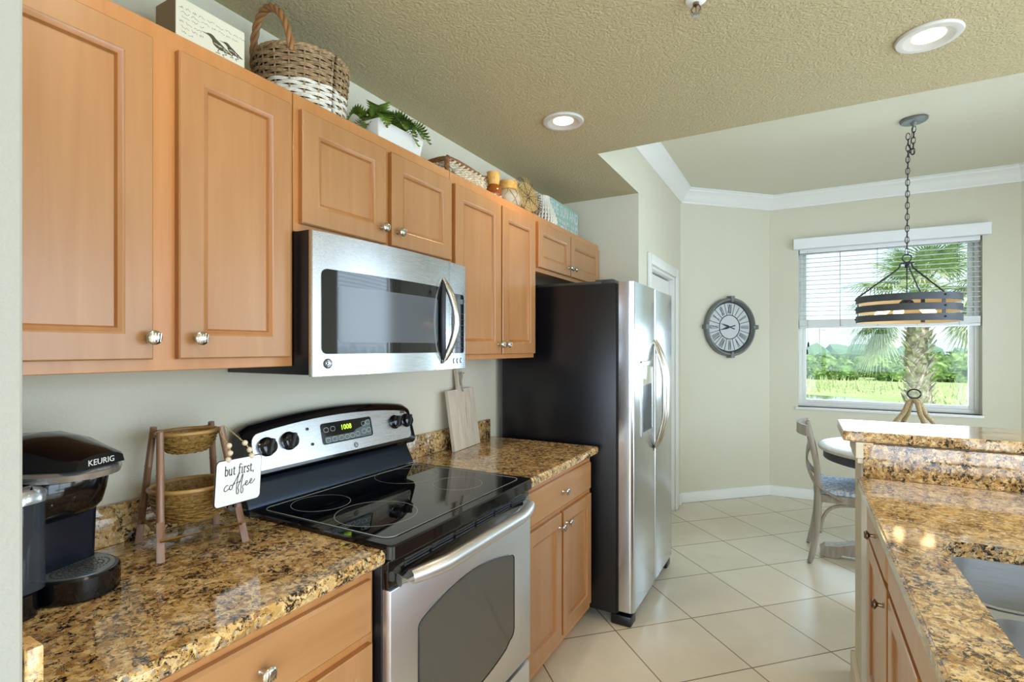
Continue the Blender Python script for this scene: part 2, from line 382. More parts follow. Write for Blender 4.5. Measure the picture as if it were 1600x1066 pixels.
path = [(XS,YS+.02),(XS,YE),(XC,YW),(XD,YW),(XB,YE),(XB,YS+.02)]
cr = [(.001,DZ-.001),(.001,DZ-.125),(.012,DZ-.125),(.016,DZ-.112),(.03,DZ-.10),(.042,DZ-.075),(.062,DZ-.045),(.085,DZ-.03),(.09,DZ-.018),(.1,DZ-.014),(.1,DZ-.001)]
for k in range(5):
    bm = bmnew(); sweep(bm, path, cr, k)
    struct(f'trim_{k+1}', bm, M['trim'], ['white crown moulding above the door wall','white crown moulding above the clock','white crown moulding above the dining window','white crown moulding on the right angled wall','white crown moulding on the right wall'][k], 'crown moulding', 30)
bb = [(.001,0.002),(.016,0.002),(.016,.075),(.012,.088),(.006,.095),(.001,.095)]
path2 = [(XS,4.79),(XS,YE),(XC,YW),(XD,YW),(XB,YE),(XB,4.4)]
for k, nm in enumerate(('door','clock','window','bay','right')):
    bm = bmnew(); sweep(bm, path2, bb, k); struct('baseboard_'+nm, bm, M['trim'], f'white baseboard along the {nm} wall', 'baseboard', 30)
bm = bmnew(); sweep(bm, [(0,3.479),(XS,3.479)], bb, 0); struct('baseboard_alcove', bm, M['trim'], 'white baseboard behind the refrigerator', 'baseboard')
# white interior door with casing
d = thing('door_1', 'white panelled door beyond the refrigerator', 'door', (XS,4.2,0)); d['kind'] = 'structure'
bm = bmnew()
for y0,y1,z0,z1 in ((3.70,3.775,0,2.10),(4.637,4.712,0,2.10),(3.775,4.637,2.025,2.10)):
    add_box(bm, XS+.001,XS+.02,y0,y1,z0+.001,z1, .005, 2)
for y0,y1,z0,z1 in ((3.781,3.80,0,2.019),(4.612,4.631,0,2.019),(3.80,4.612,2.0,2.019)): add_box(bm, XS-.115,XS+.0005,y0,y1,z0+.002,z1)
obj('casing', bm, M['trim'], d, 30)
def panel_face(bm, F, u0,u1,v0,v1, prof):
    """nested rectangles: prof = [(inset, depth)], F(u,v,depth)->3d"""
    secs = []
    for ins, dep in prof:
        secs.append([F(u0+ins,v0+ins,dep),F(u1-ins,v0+ins,dep),F(u1-ins,v1-ins,dep),F(u0+ins,v1-ins,dep)])
    add_loft(bm, secs)
bm = bmnew(); add_box(bm, XS-.075,XS-.045,3.812,4.600,.012,1.988)
for z0,z1 in ((1.52,1.88),(.78,1.42),(.2,.68)):
    for y0,y1 in ((3.91,4.15),(4.27,4.51)):
        panel_face(bm, lambda u,v,dp:(XS-.045+dp,u,v), y0,y1,z0,z1, [(0,-.001),(.002,.006),(.02,.006),(.035,.001),(.06,.001),(.075,.005)])
obj('door_leaf', bm, M['trim'], d, 30)
bm = bmnew(); add_box(bm, XS-.044,XS-.03,4.55,4.60,1.79,1.80, .002); add_box(bm, XS-.044,XS-.036,4.585,4.605,1.74,1.83, .002); obj('hinge', bm, M['darkgrey'], d)
bm = bmnew(); add_lathe(bm, [(.028,0),(.028,.008),(.01,.012),(.01,.04),(.026,.05),(.028,.065),(.02,.075)], (XS-.045,3.87,.95), (1,0,0), 20); obj('door_knob', bm, M['nickel'], d)
bm = bmnew(); add_box(bm, XS-.13,XS-.122,3.7,4.7,0,2.1); struct('trim_6', bm, M['black'], 'added black sheet giving the shade behind the white door', 'trim')  # black sheet added behind the leaf to stand for the gap's shade

# ---------------------------------------------------------------- dining window, valance, blind
d = thing('window_1', 'white single-hung dining window', 'window', (2.185,YW+.1,WZ0)); d['kind'] = 'structure'
def rect_frame(bm, x0,x1,z0,z1,w,y0,y1,wb=None):
    wb = wb or w
    add_box(bm, x0,x0+w,y0,y1,z0,z1,.003); add_box(bm, x1-w,x1,y0,y1,z0,z1,.003)
    add_box(bm, x0+w,x1-w,y0,y1,z1-w,z1,.003); add_box(bm, x0+w,x1-w,y0,y1,z0,z0+wb,.003)
ZM = 1.64
bm = bmnew(); rect_frame(bm, WX0+.001,WX1-.001,WZ0+.001,WZ1-.001,.03,YW+.085,YW+.155); obj('frame', bm, M['white'], d, 30)
bm = bmnew(); rect_frame(bm, WX0+.032,WX1-.032,WZ0+.031,ZM+.018,.036,YW+.088,YW+.115); obj('lower_sash', bm, M['white'], d, 30)
bm = bmnew(); rect_frame(bm, WX0+.032,WX1-.032,ZM-.018,WZ1-.032,.036,YW+.118,YW+.145); obj('upper_sash', bm, M['white'], d, 30)
for nm, z0, z1, y in (('lower_pane',WZ0+.065,ZM-.016,YW+.101),('upper_pane',ZM+.016,WZ1-.066,YW+.131)):
    bm = bmnew(); add_box(bm, WX0+.066,WX1-.066,y-.002,y+.002,z0,z1); obj(nm, bm, M['glass'], d, 0)
bm = bmnew(); add_box(bm, 1.499,2.853,YW-.022,YW+.083,.838,WZ0, .004); struct('trim_7', bm, mat('marble_sill', '#E9E8E4', .25), 'white marble sill under the dining window', 'window sill', 30)
d = thing('window_blind', 'white horizontal slat blind lowered over the upper half of the dining window', 'blind', (2.185,YW+.03,2.33))
bm = bmnew(); pr = [(YW-.002,2.335),(YW-.062,2.335),(YW-.066,2.345),(YW-.066,2.40),(YW-.074,2.415),(YW-.074,2.428),(YW-.002,2.428)]
add_loft(bm, [[(x,a,b) for a,b in pr] for x in (1.488,2.886)]); obj('valance', bm, M['blind'], d, 30)
bm = bmnew(); add_box(bm, WX0+.012,WX1-.012,YW+.004,YW+.06,2.30,2.355, .003); obj('head_rail', bm, M['blind'], d)
for k in range(15):
    z = 2.292-k*.0412
    bm = bmnew(); x0, x1 = WX0+.01, WX1-.01
    secs = [[(x, YW+.006+.05*t, z+.004*math.sin(PI*t)+s*.0014+.003*(t-.5)) for s in (-1,1) for t in ((0,.25,.5,.75,1) if s<0 else (1,.75,.5,.25,0))] for x in (x0,x1)]
    add_loft(bm, secs); obj('slat', bm, M['blind'], d, 30)
bm = bmnew()
for j in range(11): add_box(bm, WX0+.01,WX1-.01,YW+.006,YW+.056,1.622+j*.0052,1.6265+j*.0052)
obj('stacked_slats', bm, M['blind'], d)
bm = bmnew(); add_box(bm, WX0+.01,WX1-.01,YW+.005,YW+.057,1.598,1.62, .005); obj('bottom_rail', bm, M['blind'], d)
bm = bmnew()
for x in (1.60,1.86,2.14,2.42,2.70):
    for y in (YW+.005,YW+.057): add_tube(bm, [(x,y,2.30),(x,y,1.61)], .0016, 6)
obj('ladder_cord', bm, M['printg'], d)
bm = bmnew(); add_tube(bm, [(1.60,YW-.012,2.32),(1.60,YW-.014,1.40)], .0016, 6); add_tube(bm, [(1.608,YW-.012,2.32),(1.609,YW-.014,1.47)], .0016, 6); obj('pull_cord', bm, M['blind'], d)
for x, z in ((1.60,1.40),(1.609,1.47)):
    bm = bmnew(); add_lathe(bm, [(.004,.045),(.007,.03),(.009,0)], (x,YW-.014,z-.045), n=10); obj('cord_tassel', bm, M['black'], d)
# side window and slider of the right wall (they show in the reflections), rear window; slider and rear window are added for daylight
def side_window(name, label, y0,y1,z0,z1, mull, blind):
    d = thing(name, label, 'window', (XB+.06,(y0+y1)/2,z0)); d['kind'] = 'structure'
    bm = bmnew()
    for a,b,e,f in ((y0,y0+.05,z0,z1),(y1-.05,y1,z0,z1),(y0,y1,z0,z0+.05),(y0,y1,z1-.05,z1)): add_box(bm, XB+.05,XB+.11,a+.001,b-.001,e+.001,f-.001)
    for y in mull: add_box(bm, XB+.05,XB+.11,y-.04,y+.04,z0+.05,z1-.05)
    obj('frame', bm, M['white'], d)
    if blind:
        bm = bmnew()
        for k in range(int((z1-z0-.1)/.042)): add_box(bm, XB+.005,XB+.05,y0+.02,y1-.02,z1-.05-k*.042,z1-.047-k*.042)
        obj('blind_slats', bm, M['blind'], d)
side_window('window_2', 'tall side window of the dining nook', 2.95,4.55,.05,2.35, (), True)
side_window('window_3', 'unseen sliding glass door added on the right wall for daylight', -.6,2.4,.05,2.2, (.9,), False)
d = thing('window_4', 'unseen wide window added behind the viewer for daylight', 'window', (2,YB-.06,.4)); d['kind'] = 'structure'
bm = bmnew()
for a,b,e,f in ((.27+.23,.55,.4,2.3),(3.45,3.5,.4,2.3),(.5,3.5,.4,.45),(.5,3.5,2.25,2.3),(1.96,2.04,.45,2.25)): add_box(bm, a+.001,b-.001,YB-.1,YB-.05,e+.001,f-.001)
obj('frame', bm, M['white'], d)

# ---------------------------------------------------------------- cabinets
def knob(parent, p, ax, m='nickel', r=.0155):
    bm = bmnew(); add_lathe(bm, [(.008,0),(.006,.004),(.0055,.014),(.010,.018),(r,.022),(r,.025),(r*.8,.0285),(r*.35,.0305)], p, ax, 20)
    ax = Vector(ax); 
    for k in (-.5,-.17,.17,.5):
        c = Vector(p)+ax*.030
        add_tube(bm, [c+Vector((0,k*r*1.1,-r*.6)), c+Vector((0,k*r*1.1+.002,r*.6))], .0011, 6)
    return obj('knob', bm, M[m], parent)
FR = .058
DPROF = [(0,0),(0,.016),(.003,.019),(FR-.004,.019),(FR,.0165),(FR+.008,.0145),(FR+.012,.0085),(FR+.02,.0085)]
def cab_door(parent, F, u0,u1,v0,v1, kn, ax, m='maple', km='nickel'):
    bm = bmnew(); panel_face(bm, F, u0,u1,v0,v1, DPROF); o = obj('door', bm, M[m], parent, 30)
    o.data.materials.append(M['maple_edge_shade'])
    for r_ in (0,4,5):
        for k in range(4): o.data.polygons[r_*4+k].material_index = 1
    if kn: knob(o, F(kn[0],kn[1],.019), ax, km)
    return o
def cab_drawer(parent, F, u0,u1,v0,v1, kn, ax, m='maple_h', km='nickel', name='drawer'):
    bm = bmnew(); panel_face(bm, F, u0,u1,v0,v1, [(0,0),(0,.013),(.007,.019),(.02,.019)]); o = obj(name, bm, M[m], parent, 30)
    if kn: knob(o, F(kn[0],kn[1],.019), ax, km)
    return o
GU = 'upper cabinets along the left wall'
ZT = 2.13
def upper(label, y0,y1,z0, doors):
    t = thing('upper_cabinet', label, 'cabinet', (.15,(y0+y1)/2,z0), 0, GU)
    bm = bmnew(); add_box(bm, .002,.305,y0+.0005,y1-.0005,z0,ZT, .0015, 1); obj('body', bm, M['maple_side'], t)
    F = lambda u,v,dp:(.3052+dp,u,v)
    for a,b,c,e,k in doors: cab_door(t, F, a,b,c,e, k, (1,0,0))
    return t
upper('tall maple upper cabinet with two doors above the coffee maker', .286,.968,1.364, [(.302,.603,1.39,2.087,(.593,1.437)),(.656,.950,1.39,2.087,(.693,1.437))])
upper('short maple upper cabinet with two doors above the microwave', .969,1.709,1.742, [(.987,1.325,1.766,2.087,(1.30,1.815)),(1.352,1.700,1.766,2.087,(1.38,1.815))])
upper('tall narrow two-door maple upper cabinet between microwave and refrigerator', 1.710,2.466,1.364, [(1.727,2.093,1.386,2.084,(2.070,1.432)),(2.107,2.450,1.386,2.084,(2.131,1.432))])
upper('short maple upper cabinet with two doors above the refrigerator', 2.467,3.472,1.826, [(2.490,2.928,1.848,2.092,(2.898,1.896)),(2.942,3.440,1.848,2.092,(2.972,1.896))])
def base(label, y0,y1, drawers, doors, group='base cabinets along the left wall'):
    t = thing('base_cabinet', label, 'cabinet', (.3,(y0+y1)/2,0), 0, group)
    bm = bmnew(); add_box(bm, .002,.61,y0,y1,.10,.873); add_box(bm, .002,.535,y0,y1,.001,.10); obj('body', bm, M['maple_side'], t)
    F = lambda u,v,dp:(.6102+dp,u,v)
    for a in drawers: cab_drawer(t, F, *a, (1,0,0))
    for a in doors: cab_door(t, F, *a, (1,0,0))
base('maple base cabinet below the coffee maker at the lower left', .30,.962, [(.347,.946,.716,.846,(.646,.785))], [(.347,.640,.14,.690,(.61,.64)),(.653,.946,.14,.690,(.685,.64))])
base('maple base cabinet between range and refrigerator', 1.738,2.490, [(1.76,2.463,.712,.846,(2.11,.783))], [(1.76,2.098,.14,.690,(2.072,.634)),(2.120,2.463,.14,.690,(2.148,.634))])
# granite on the left run
def slab(name, label, prof, y0, y1):
    bm = bmnew(); secs = [[(x,y,z) for x,z in prof] for y in (y0,y1)]; add_loft(bm, secs); return tag(obj(name, bm, M['granite'], None, 30), label, 'countertop')
CP = [(.002,.876),(.640,.876),(.648,.884),(.650,.895),(.648,.906),(.640,.914),(.002,.914)]
slab('countertop', 'gold granite countertop under the coffee maker', CP, .286, .966)
slab('countertop', 'gold granite countertop between range and refrigerator', CP, 1.735, 2.512)
def bsp(label, x0,x1,y0,y1,z0,z1):
    bm = bmnew(); add_box(bm, x0,x1,y0,y1,z0,z1, .003); return tag(obj('backsplash', bm, M['granite'], None, 30), label, 'backsplash')
bsp('low granite backsplash behind the coffee maker and basket stand', .002,.022,.306,.966,.9145,1.016)
bsp('low granite backsplash behind the cutting board', .002,.022,1.735,2.49,.9145,1.016)
bsp('short granite side splash against the near wall end', .024,.655,.2855,.3045,.9145,1.016)

# ---------------------------------------------------------------- range
d = thing('electric_range', 'stainless and black electric range with glass cooktop between the base cabinets', 'range', (.35,1.35,0))
RY0, RY1 = .9695, 1.7315
bm = bmnew(); add_box(bm, .03,.635,RY0,RY1,.06,.905, .004); add_box(bm, .1,.58,RY0+.05,RY1-.05,.001,.06); obj('body', bm, M['black'], d)
bm = bmnew(); P = rrect(.10,.672,RY0-.003,RY1+.003,.02)
add_loft(bm, [[(a,b,z) for a,b in (P if i in (1,2) else rrect(.104,.668,RY0,RY1,.018))] for i, z in enumerate((.888,.893,.924,.928))]); obj('cooktop_frame', bm, M['black_gloss'], d, 30)
bm = bmnew(); P = rrect(.128,.632,RY0+.03,RY1-.03,.03); add_loft(bm, [[(a,b,z) for a,b in P] for z in (.9275,.9295)])
ct = obj('glass_cooktop', bm, M['black_glass'], d, 30)
bm = bmnew(); add_tube(bm, [(a,b,.9296) for a,b in P], .0012, 6, closed=True); obj('glass_border', bm, M['ring'], ct)
for i,(x,y,r) in enumerate(((.232,1.13,.088),(.455,1.14,.118),(.235,1.53,.118),(.47,1.53,.088))):
    bm = bmnew()
    rr = [r] if i != 1 else [r]
    for q in rr:
        add_loft(bm, [[(x+s*math.cos(2*PI*k/64),y+s*math.sin(2*PI*k/64),z) for k in range(64)] for s,z in ((q-.0009,.9296),(q+.0009,.9296),(q+.0009,.9299),(q-.0009,.9299))], closed=True)
    obj('burner_ring', bm, M['ring'], ct)
# backguard: lower glossy splash plate and arched control panel
bm = bmnew(); secs = []
def arch(y): t = (y-1.3505)/.381; return 1.196 - .030*t*t
for k in range(25):
    y = RY0-.002 + (RY1-RY0+.004)*k/24; zt = arch(y)+.006
    if k in (0,24): zt -= .012
    secs.append([(.03,y,.93),(.062,y,.93),(.062,y,1.008),(.098,y,1.014),(.108,y,1.028),(.106,y,1.042),(.074,y,zt-.016),(.064,y,zt-.004),(.05,y,zt),(.03,y,zt-.02)])
add_loft(bm, secs); obj('backguard', bm, M['black_gloss'], d, 35)
bm = bmnew(); secs = []
for k in range(13):
    y = RY0+.004+(RY1-RY0-.008)*k/12
    secs.append([(.102,y,.9295),(.099,y,.94),(.0635,y,1.004),(.0625,y,1.004),(.0625,y,.9295)])
add_loft(bm, secs); obj('splash_plate', bm, mat('splash_blue_reflection', '#39424F', .3, .85), d, 35)  # blue daylight reflection is put into the plate's colour
def PX(z): return .1065 + (z-1.042)/(1.180-1.042)*(.074-.1065)
bm = bmnew(); out = []
for y, z0 in ((RY0+.034,0),):
    pass
bot, top = [], []
Y0, Y1 = RY0+.022, RY1-.022
pts = []
for k in range(5): a = PI+PI/2*k/4; pts.append((Y0+.02+.02*math.cos(a), 1.060+.02*math.sin(a)))
for k in range(5): a = 1.5*PI+PI/2*k/4; pts.append((Y1-.02+.02*math.cos(a), 1.060+.02*math.sin(a)))
for k in range(5):
    a = PI/2*k/4; y = Y1-.03+.03*math.cos(a); pts.append((y, arch(Y1-.03)-.022-.03+.03*math.sin(a)))
for k in range(1,12): y = Y1-.03-(Y1-Y0-.06)*k/12; pts.append((y, arch(y)-.022))
for k in range(5):
    a = PI/2+PI/2*k/4; y = Y0+.03+.03*math.cos(a); pts.append((y, arch(Y0+.03)-.022-.03+.03*math.sin(a)))
add_prism(bm, pts, lambda a,b:(PX(b)-.002,a,b), lambda a,b:(PX(b)+.0022,a,b)); pn = obj('control_panel', bm, M['steel'], d, 30)
nrm = Vector((.138,0,.0325)).normalized()
for y,z in ((1.040,1.107),(1.121,1.113),(1.622,1.112),(1.692,1.110)):
    bm = bmnew(); p = Vector((PX(z)+.002,y,z)); r = .026 if y < 1.3 else .0245
    add_lathe(bm, [(r+.004,0),(r+.004,.003),(r,.005),(r*.94,.020),(r*.5,.0225)], p, nrm, 28)
    kb = obj('knob', bm, M['black_gloss'], pn)
    bm = bmnew(); a, b = frame_from(nrm); up = Vector((-.0325,0,.138)).normalized(); sd = Vector((0,1,0)); q = p+nrm*.0215
    t = math.radians(25); u2 = up*math.cos(t)+sd*math.sin(t); s2 = sd*math.cos(t)-up*math.sin(t)
    add_loft(bm, [[q+u2*(i*r*.86)+s2*(j*r*w)+nrm*h for i,j in ((-1,-1),(1,-1),(1,1),(-1,1))] for w,h in ((.30,-.002),(.24,.006),(.10,.009))]); obj('grip', bm, M['darkgrey'], kb)
    bm = bmnew()
    for k in range(9):
        an = math.radians(-140+35*k); e = p+(up*math.cos(an)+sd*math.sin(an))*(r+.009)
        add_sphere(bm, e, .0013, u=6, v=4)
    obj('dial_marks', bm, M['print'], pn)
for y,z in ((1.197,1.140),(1.209,1.088),):
    bm = bmnew(); add_lathe(bm, [(.005,0),(.005,.003),(.003,.004)], (PX(z)+.002,y,z), nrm, 12); obj('indicator_light', bm, M['black_gloss'], pn)
bm = bmnew(); up = Vector((-.0325,0,.138)).normalized()
def panelP(dep): return lambda a,b:(PX(b)+dep, a, b)
Pd = rrect(1.252,1.492,1.078,1.150,.010); add_prism(bm, Pd, panelP(.0005), panelP(.0045)); dp = obj('clock_display', bm, M['black_gloss'], pn, 30)
bm = bmnew(); wv = [(1.262,1.082),(1.484,1.082),(1.484,1.140),(1.462,1.140),(1.448,1.120),(1.41,1.112),(1.395,1.103),(1.262,1.103)]
add_prism(bm, wv, panelP(.0043), panelP(.0050)); obj('button_field', bm, M['panelgrey'], dp, 0)
def ptext(nm, s, size, y, z, m, dep=.0048, par=None):
    return text(nm, s, size, (PX(z)+dep, y, z), (0,1,0), up, M[m], par or dp, .0003)
ptext('clock_digits', '1008', .026, 1.338, 1.119, 'led')
bm = bmnew()
def ringlet(bm, y, z, w, h, dep=.0052):
    add_tube(bm, [(PX(b)+dep,a,b) for a,b in rrect(y-w,y+w,z-h,z+h,min(w,h)*.8,3)], .0008, 4, closed=True)
for y,z in ((1.272,1.127),(1.302,1.128),(1.275,1.091),(1.304,1.092),(1.335,1.092),(1.362,1.092),(1.388,1.093),(1.414,1.095),(1.447,1.100),(1.472,1.102),(1.450,1.128),(1.473,1.130)): ringlet(bm, y, z, .010, .0075)
obj('button_outline', bm, M['printw'], dp)
bm = bmnew(); q = Vector((PX(1.056)+.0025,1.399,1.056)); add_tube(bm, [q+up*.0085*math.sin(2*PI*k/20)+Vector((0,.0085*math.cos(2*PI*k/20),0)) for k in range(20)], .0014, 6, closed=True)
add_tube(bm, [q+Vector((0,.004*math.cos(a),0))+up*.004*math.sin(a) for a in [k*.5 for k in range(11)]], .0009, 5); obj('round_emblem', bm, M['darkgrey'], pn)
bm = bmnew(); z = 1.149; q = PX(z)
for k,(w,h) in enumerate(((.006,.012),(.006,.012),(.005,.012))): 
    y = 1.668+k*.009; add_tube(bm, [(PX(b)+.003,a,b) for a,b in rrect(y-w/2,y+w/2,z-h/2,z+h/2,.002,2)], .0011, 4, closed=True)
obj('badge', bm, M['print'], pn)
# front: black vent band, oven door with window, handle, drawer
bm = bmnew(); add_box(bm, .634,.655,RY0+.002,RY1-.002,.815,.886, .003); vb = obj('vent_band', bm, M['black_gloss'], d)
bm = bmnew()
for j,z in enumerate((.872,.864,.856)):
    for k in range(6):
        y = 1.03+k*.113; add_box(bm, .655,.6575,y,y+.10,z-.0022,z+.0022, .0008, 1)
obj('vent_slots', bm, M['darkgrey'], vb)
bm = bmnew(); add_box(bm, .634,.662,RY0+.002,RY1-.002,.268,.814, .004); dr = obj('oven_door', bm, M['steel_soft'], d, 30)
bm = bmnew(); wp = []
y0,y1,zb,zt = 1.078,1.600,.40,.686
def archp(y): t = (y-(y0+y1)/2)/((y1-y0)/2); return .045*(1-t*t)
for k in range(17): y = y1-.012-(y1-y0-.024)*k/16; wp.append((y, zt+archp(y)))
for k in range(5): a = PI/2+PI/2*k/4; wp.append((y0+.014+.014*math.cos(a), zt-.012+.014*math.sin(a)))
for k in range(5): a = PI+PI/2*k/4; wp.append((y0+.03+.03*math.cos(a), zb+.03+.03*math.sin(a)))
for k in range(1,16): y = y0+.03+(y1-y0-.06)*k/16; wp.append((y, zb-archp(y)))
for k in range(5): a = 1.5*PI+PI/2*k/4; wp.append((y1-.03+.03*math.cos(a), zb+.03+.03*math.sin(a)))
for k in range(4): a = PI/2*k/4; wp.append((y1-.014+.014*math.cos(a), zt-.012+.014*math.sin(a)))
add_prism(bm, wp, lambda a,b:(.660,a,b), lambda a,b:(.6632,a,b)); obj('oven_window', bm, M['oven_glass'], dr, 30)
bm = bmnew(); add_tube(bm, [(.6632,a,b) for a,b in wp], .0022, 6, closed=True); obj('window_seal', bm, M['black'], dr)
bm = bmnew(); hp = []
for k in range(25):
    t = k/24; y = RY0+.022+(RY1-RY0-.044)*t; s = math.sin(PI*t); hp.append((.672+.040*min(1,s*1.7)**.8, y, .836))
add_tube(bm, hp, [.016+.0055*min(1,math.sin(PI*k/24)*3) for k in range(25)], 14); obj('handle', bm, M['steel_soft'], dr, 40)
bm = bmnew(); add_box(bm, .634,.658,RY0+.002,RY1-.002,.07,.248, .004); obj('storage_drawer', bm, M['steel_soft'], d, 30)

# ---------------------------------------------------------------- microwave (bowed front)
d = thing('microwave', 'stainless over-the-range microwave mounted under the short cabinet', 'microwave', (.2,1.34,1.335))
MY0, MY1 = .9715, 1.7085; MZ0, MZ1 = 1.336, 1.740
def MX(y): t = (y-1.34)/.369; return .408 - .026*t*t
bm = bmnew(); add_box(bm, .002,.366,MY0-.0008,MY1-.001,MZ0+.004,MZ1, .002); obj('case', bm, M['black'], d)
def bowed(name, y0,y1,z0,z1, dx, th, m, par, r=.0, n=16):
    bm = bmnew(); pts = rrect(y0,y1,z0,z1,r,4) if r else None
    if not pts:
        pts = [(y0+(y1-y0)*k/n,z0) for k in range(n+1)]+[(y1-(y1-y0)*k/n,z1) for k in range(n+1)]
        pr = pts
    else:
        pr = []
        for i,(a,b) in enumerate(pts):
            c, e = pts[(i+1)%len(pts)]
            k = max(1,int(abs(c-a)/((y1-y0)/n)))
            for j in range(k): pr.append((a+(c-a)*j/k, b+(e-b)*j/k))
    bot = [p for p in pr]
    # strips across y so that the front follows the bow
    ys = sorted({round(a,5) for a,b in pr}); 
    f = [[(MX(a)+dx,a,b) for a,b in pr],[(MX(a)+dx-th,a,b) for a,b in pr]]
    V = [[bm.verts.new(p) for p in s] for s in f]; L = len(pr)
    for k in range(L): bm.faces.new((V[0][k],V[0][(k+1)%L],V[1][(k+1)%L],V[1][k]))
    for s in (0,1):
        face = bm.faces.new(V[s]); 
    # split the caps along y
    for y in ys[1:-1]:
        geom = bm.verts[:]+bm.edges[:]+bm.faces[:]
        bmesh.ops.bisect_plane(bm, geom=geom, plane_co=(0,y,0), plane_no=(0,1,0), dist=1e-6)
    return obj(name, bm, m, par, 30)
YSM = 1.582
fr_ = bowed('door', MY0,YSM-.001,MZ0,MZ1-.003,0,.014,M['steel'],d)
bowed('side_gasket', MY0-.0005,MY0+.006,MZ0,MZ1-.003,-.004,.010,M['nickel'],d, n=2)
bowed('control_fascia', YSM+.001,MY1,MZ0,MZ1-.003,0,.014,M['steel'],d, n=6)
bowed('window', .998,1.545,1.398,1.636,.0022,.003,M['micro_glass'],fr_, r=.018)
bowed('screen', 1.050,1.500,1.432,1.592,.0028,.002,M['micro_screen'],fr_, r=.012)
kp = bowed('keypad', 1.600,1.692,1.395,1.622,.0024,.003,M['black_gloss'],d, r=.012, n=6)
bm = bmnew()
for i in range(3):
    for j in range(7): ringlet_y = 1.618+i*.027; zz = 1.415+j*.022; add_tube(bm, [(MX(ringlet_y)+.003,ringlet_y-.008,zz),(MX(ringlet_y)+.003,ringlet_y+.008,zz)], .0012, 4)
obj('keypad_print', bm, M['printg'], kp)
bm = bmnew()
for y in (1.618,1.645,1.672): add_tube(bm, [(MX(y)+.0015,y+.0075*math.cos(a),1.366+.009*math.sin(a)) for a in [PI/2+PI*k/10 for k in range(11)]], .0014, 5)
obj('button_marks', bm, M['darkgrey'], d)
bm = bmnew(); add_box(bm, MX(1.645)+.0020,MX(1.645)+.0032,1.618,1.676,1.585,1.603); obj('display', bm, M['panelgrey'], kp)
bm = bmnew(); y, z = 1.019, 1.371
add_tube(bm, [(MX(y)+.001,y+.0125*math.cos(2*PI*k/24),z+.0125*math.sin(2*PI*k/24)) for k in range(24)], .0014, 6, closed=True)
add_tube(bm, [(MX(y)+.001,y+.0098*math.cos(2*PI*k/24),z+.0098*math.sin(2*PI*k/24)) for k in range(24)], .0007, 5, closed=True)
add_tube(bm, smooth_path([(MX(y)+.001,y+a,z+b) for a,b in ((.004,.005),(-.002,.007),(-.003,.002),(.001,.001),(-.005,-.003),(-.002,-.007),(.003,-.005),(.006,-.002))],4), .0009, 5); obj('round_emblem', bm, M['darkgrey'], fr_)
# lens-shaped handle: a bowed outer bar and the dark inner grip
bm = bmnew(); hz0, hz1 = 1.358, 1.672; yc = 1.538; pts = []
for k in range(21):
    t = k/20; s = math.sin(PI*t); pts.append((MX(yc)+.004+.040*s, yc+.022*s-.002, hz0+(hz1-hz0)*t))
add_tube(bm, pts, [.004+.0085*min(1,math.sin(PI*k/20)*2.2) for k in range(21)], 12); obj('handle', bm, M['nickel'], fr_, 50)
bm = bmnew(); pts = []
for k in range(21):
    t = k/20; s = math.sin(PI*t); pts.append((MX(yc)+.003+.012*s, yc-.020*s, hz0+.004+(hz1-hz0-.008)*t))
add_tube(bm, pts, [.003+.007*min(1,math.sin(PI*k/20)*2.2) for k in range(21)], 10); obj('inner_grip', bm, M['darkgrey'], fr_, 50)
bm = bmnew(); add_box(bm, .06,.33,MY0+.05,MY1-.05,MZ0+.0005,MZ0+.0045); obj('grease_filter', bm, M['steel'], d)

# ---------------------------------------------------------------- refrigerator
d = thing('refrigerator', 'side-by-side refrigerator with stainless doors and black sides', 'refrigerator', (.4,3.02,0))
FY0, FY1 = 2.572, 3.468
bm = bmnew(); add_box(bm, .05,.722,FY0,FY1,.055,1.748, .004); obj('body', bm, M['fridge_black'], d)
bm = bmnew(); add_box(bm, .722,.734,FY0+.006,FY1-.006,.06,1.742); obj('door_gasket', bm, M['black'], d)
bm = bmnew(); add_box(bm, .60,.70,FY0+.02,FY0+.12,1.748,1.772, .005); add_box(bm, .60,.70,FY1-.12,FY1-.02,1.748,1.772, .005); add_box(bm, .15,.64,FY0+.012,FY1-.012,1.748,1.764,.004); obj('hinge_cover', bm, M['darkgrey'], d)
YF = 3.018
def fdoor(name, y0, y1):
    bm = bmnew(); r = .024; pr = [(.735,y0),(.735,y1)]
    for k in range(6): a = PI/2*k/5; pr.append((.812-r+r*math.sin(a) if False else .812-r+r*math.sin(PI/2*k/5), y1-r+r*math.cos(PI/2*k/5)))
    for k in range(6): a = PI/2*k/5; pr.append((.812-r+r*math.cos(a), y0+r-r*math.sin(a)))
    add_loft(bm, [[(x,y,z) for x,y in pr] for z in (.075,1.752)]); return obj(name, bm, M['steel_v'], d, 40)
f1 = fdoor('freezer_door', FY0+.001, YF-.003); f2 = fdoor('fresh_food_door', YF+.003, FY1)
def fhandle(par, y, sg):
    bm = bmnew(); z0, z1 = .83, 1.46; pts = []; rr = []
    for k in range(29):
        t = k/28; s = math.sin(PI*t); pts.append((.808+.062*min(1,s*1.15)**.8, y+sg*.012*s, z0+(z1-z0)*t)); rr.append(.008+.006*min(1,s*2.5))
    add_tube(bm, pts, rr, 12); obj('handle', bm, M['nickel'], par, 50)
fhandle(f1, YF-.028, -1); fhandle(f2, YF+.028, 1)
bm = bmnew(); P0 = rrect(2.702,2.958,.938,1.346,.012); 
add_loft(bm, [[(x,a,b) for a,b in rrect(2.702+i,2.958-i,.938+i,1.346-i,.012)] for x,i in ((.811,0),(.817,0),(.819,.004),(.818,.026),(.8125,.03))], cap1=False); ds = obj('dispenser_frame', bm, M['silver'], f1, 30)
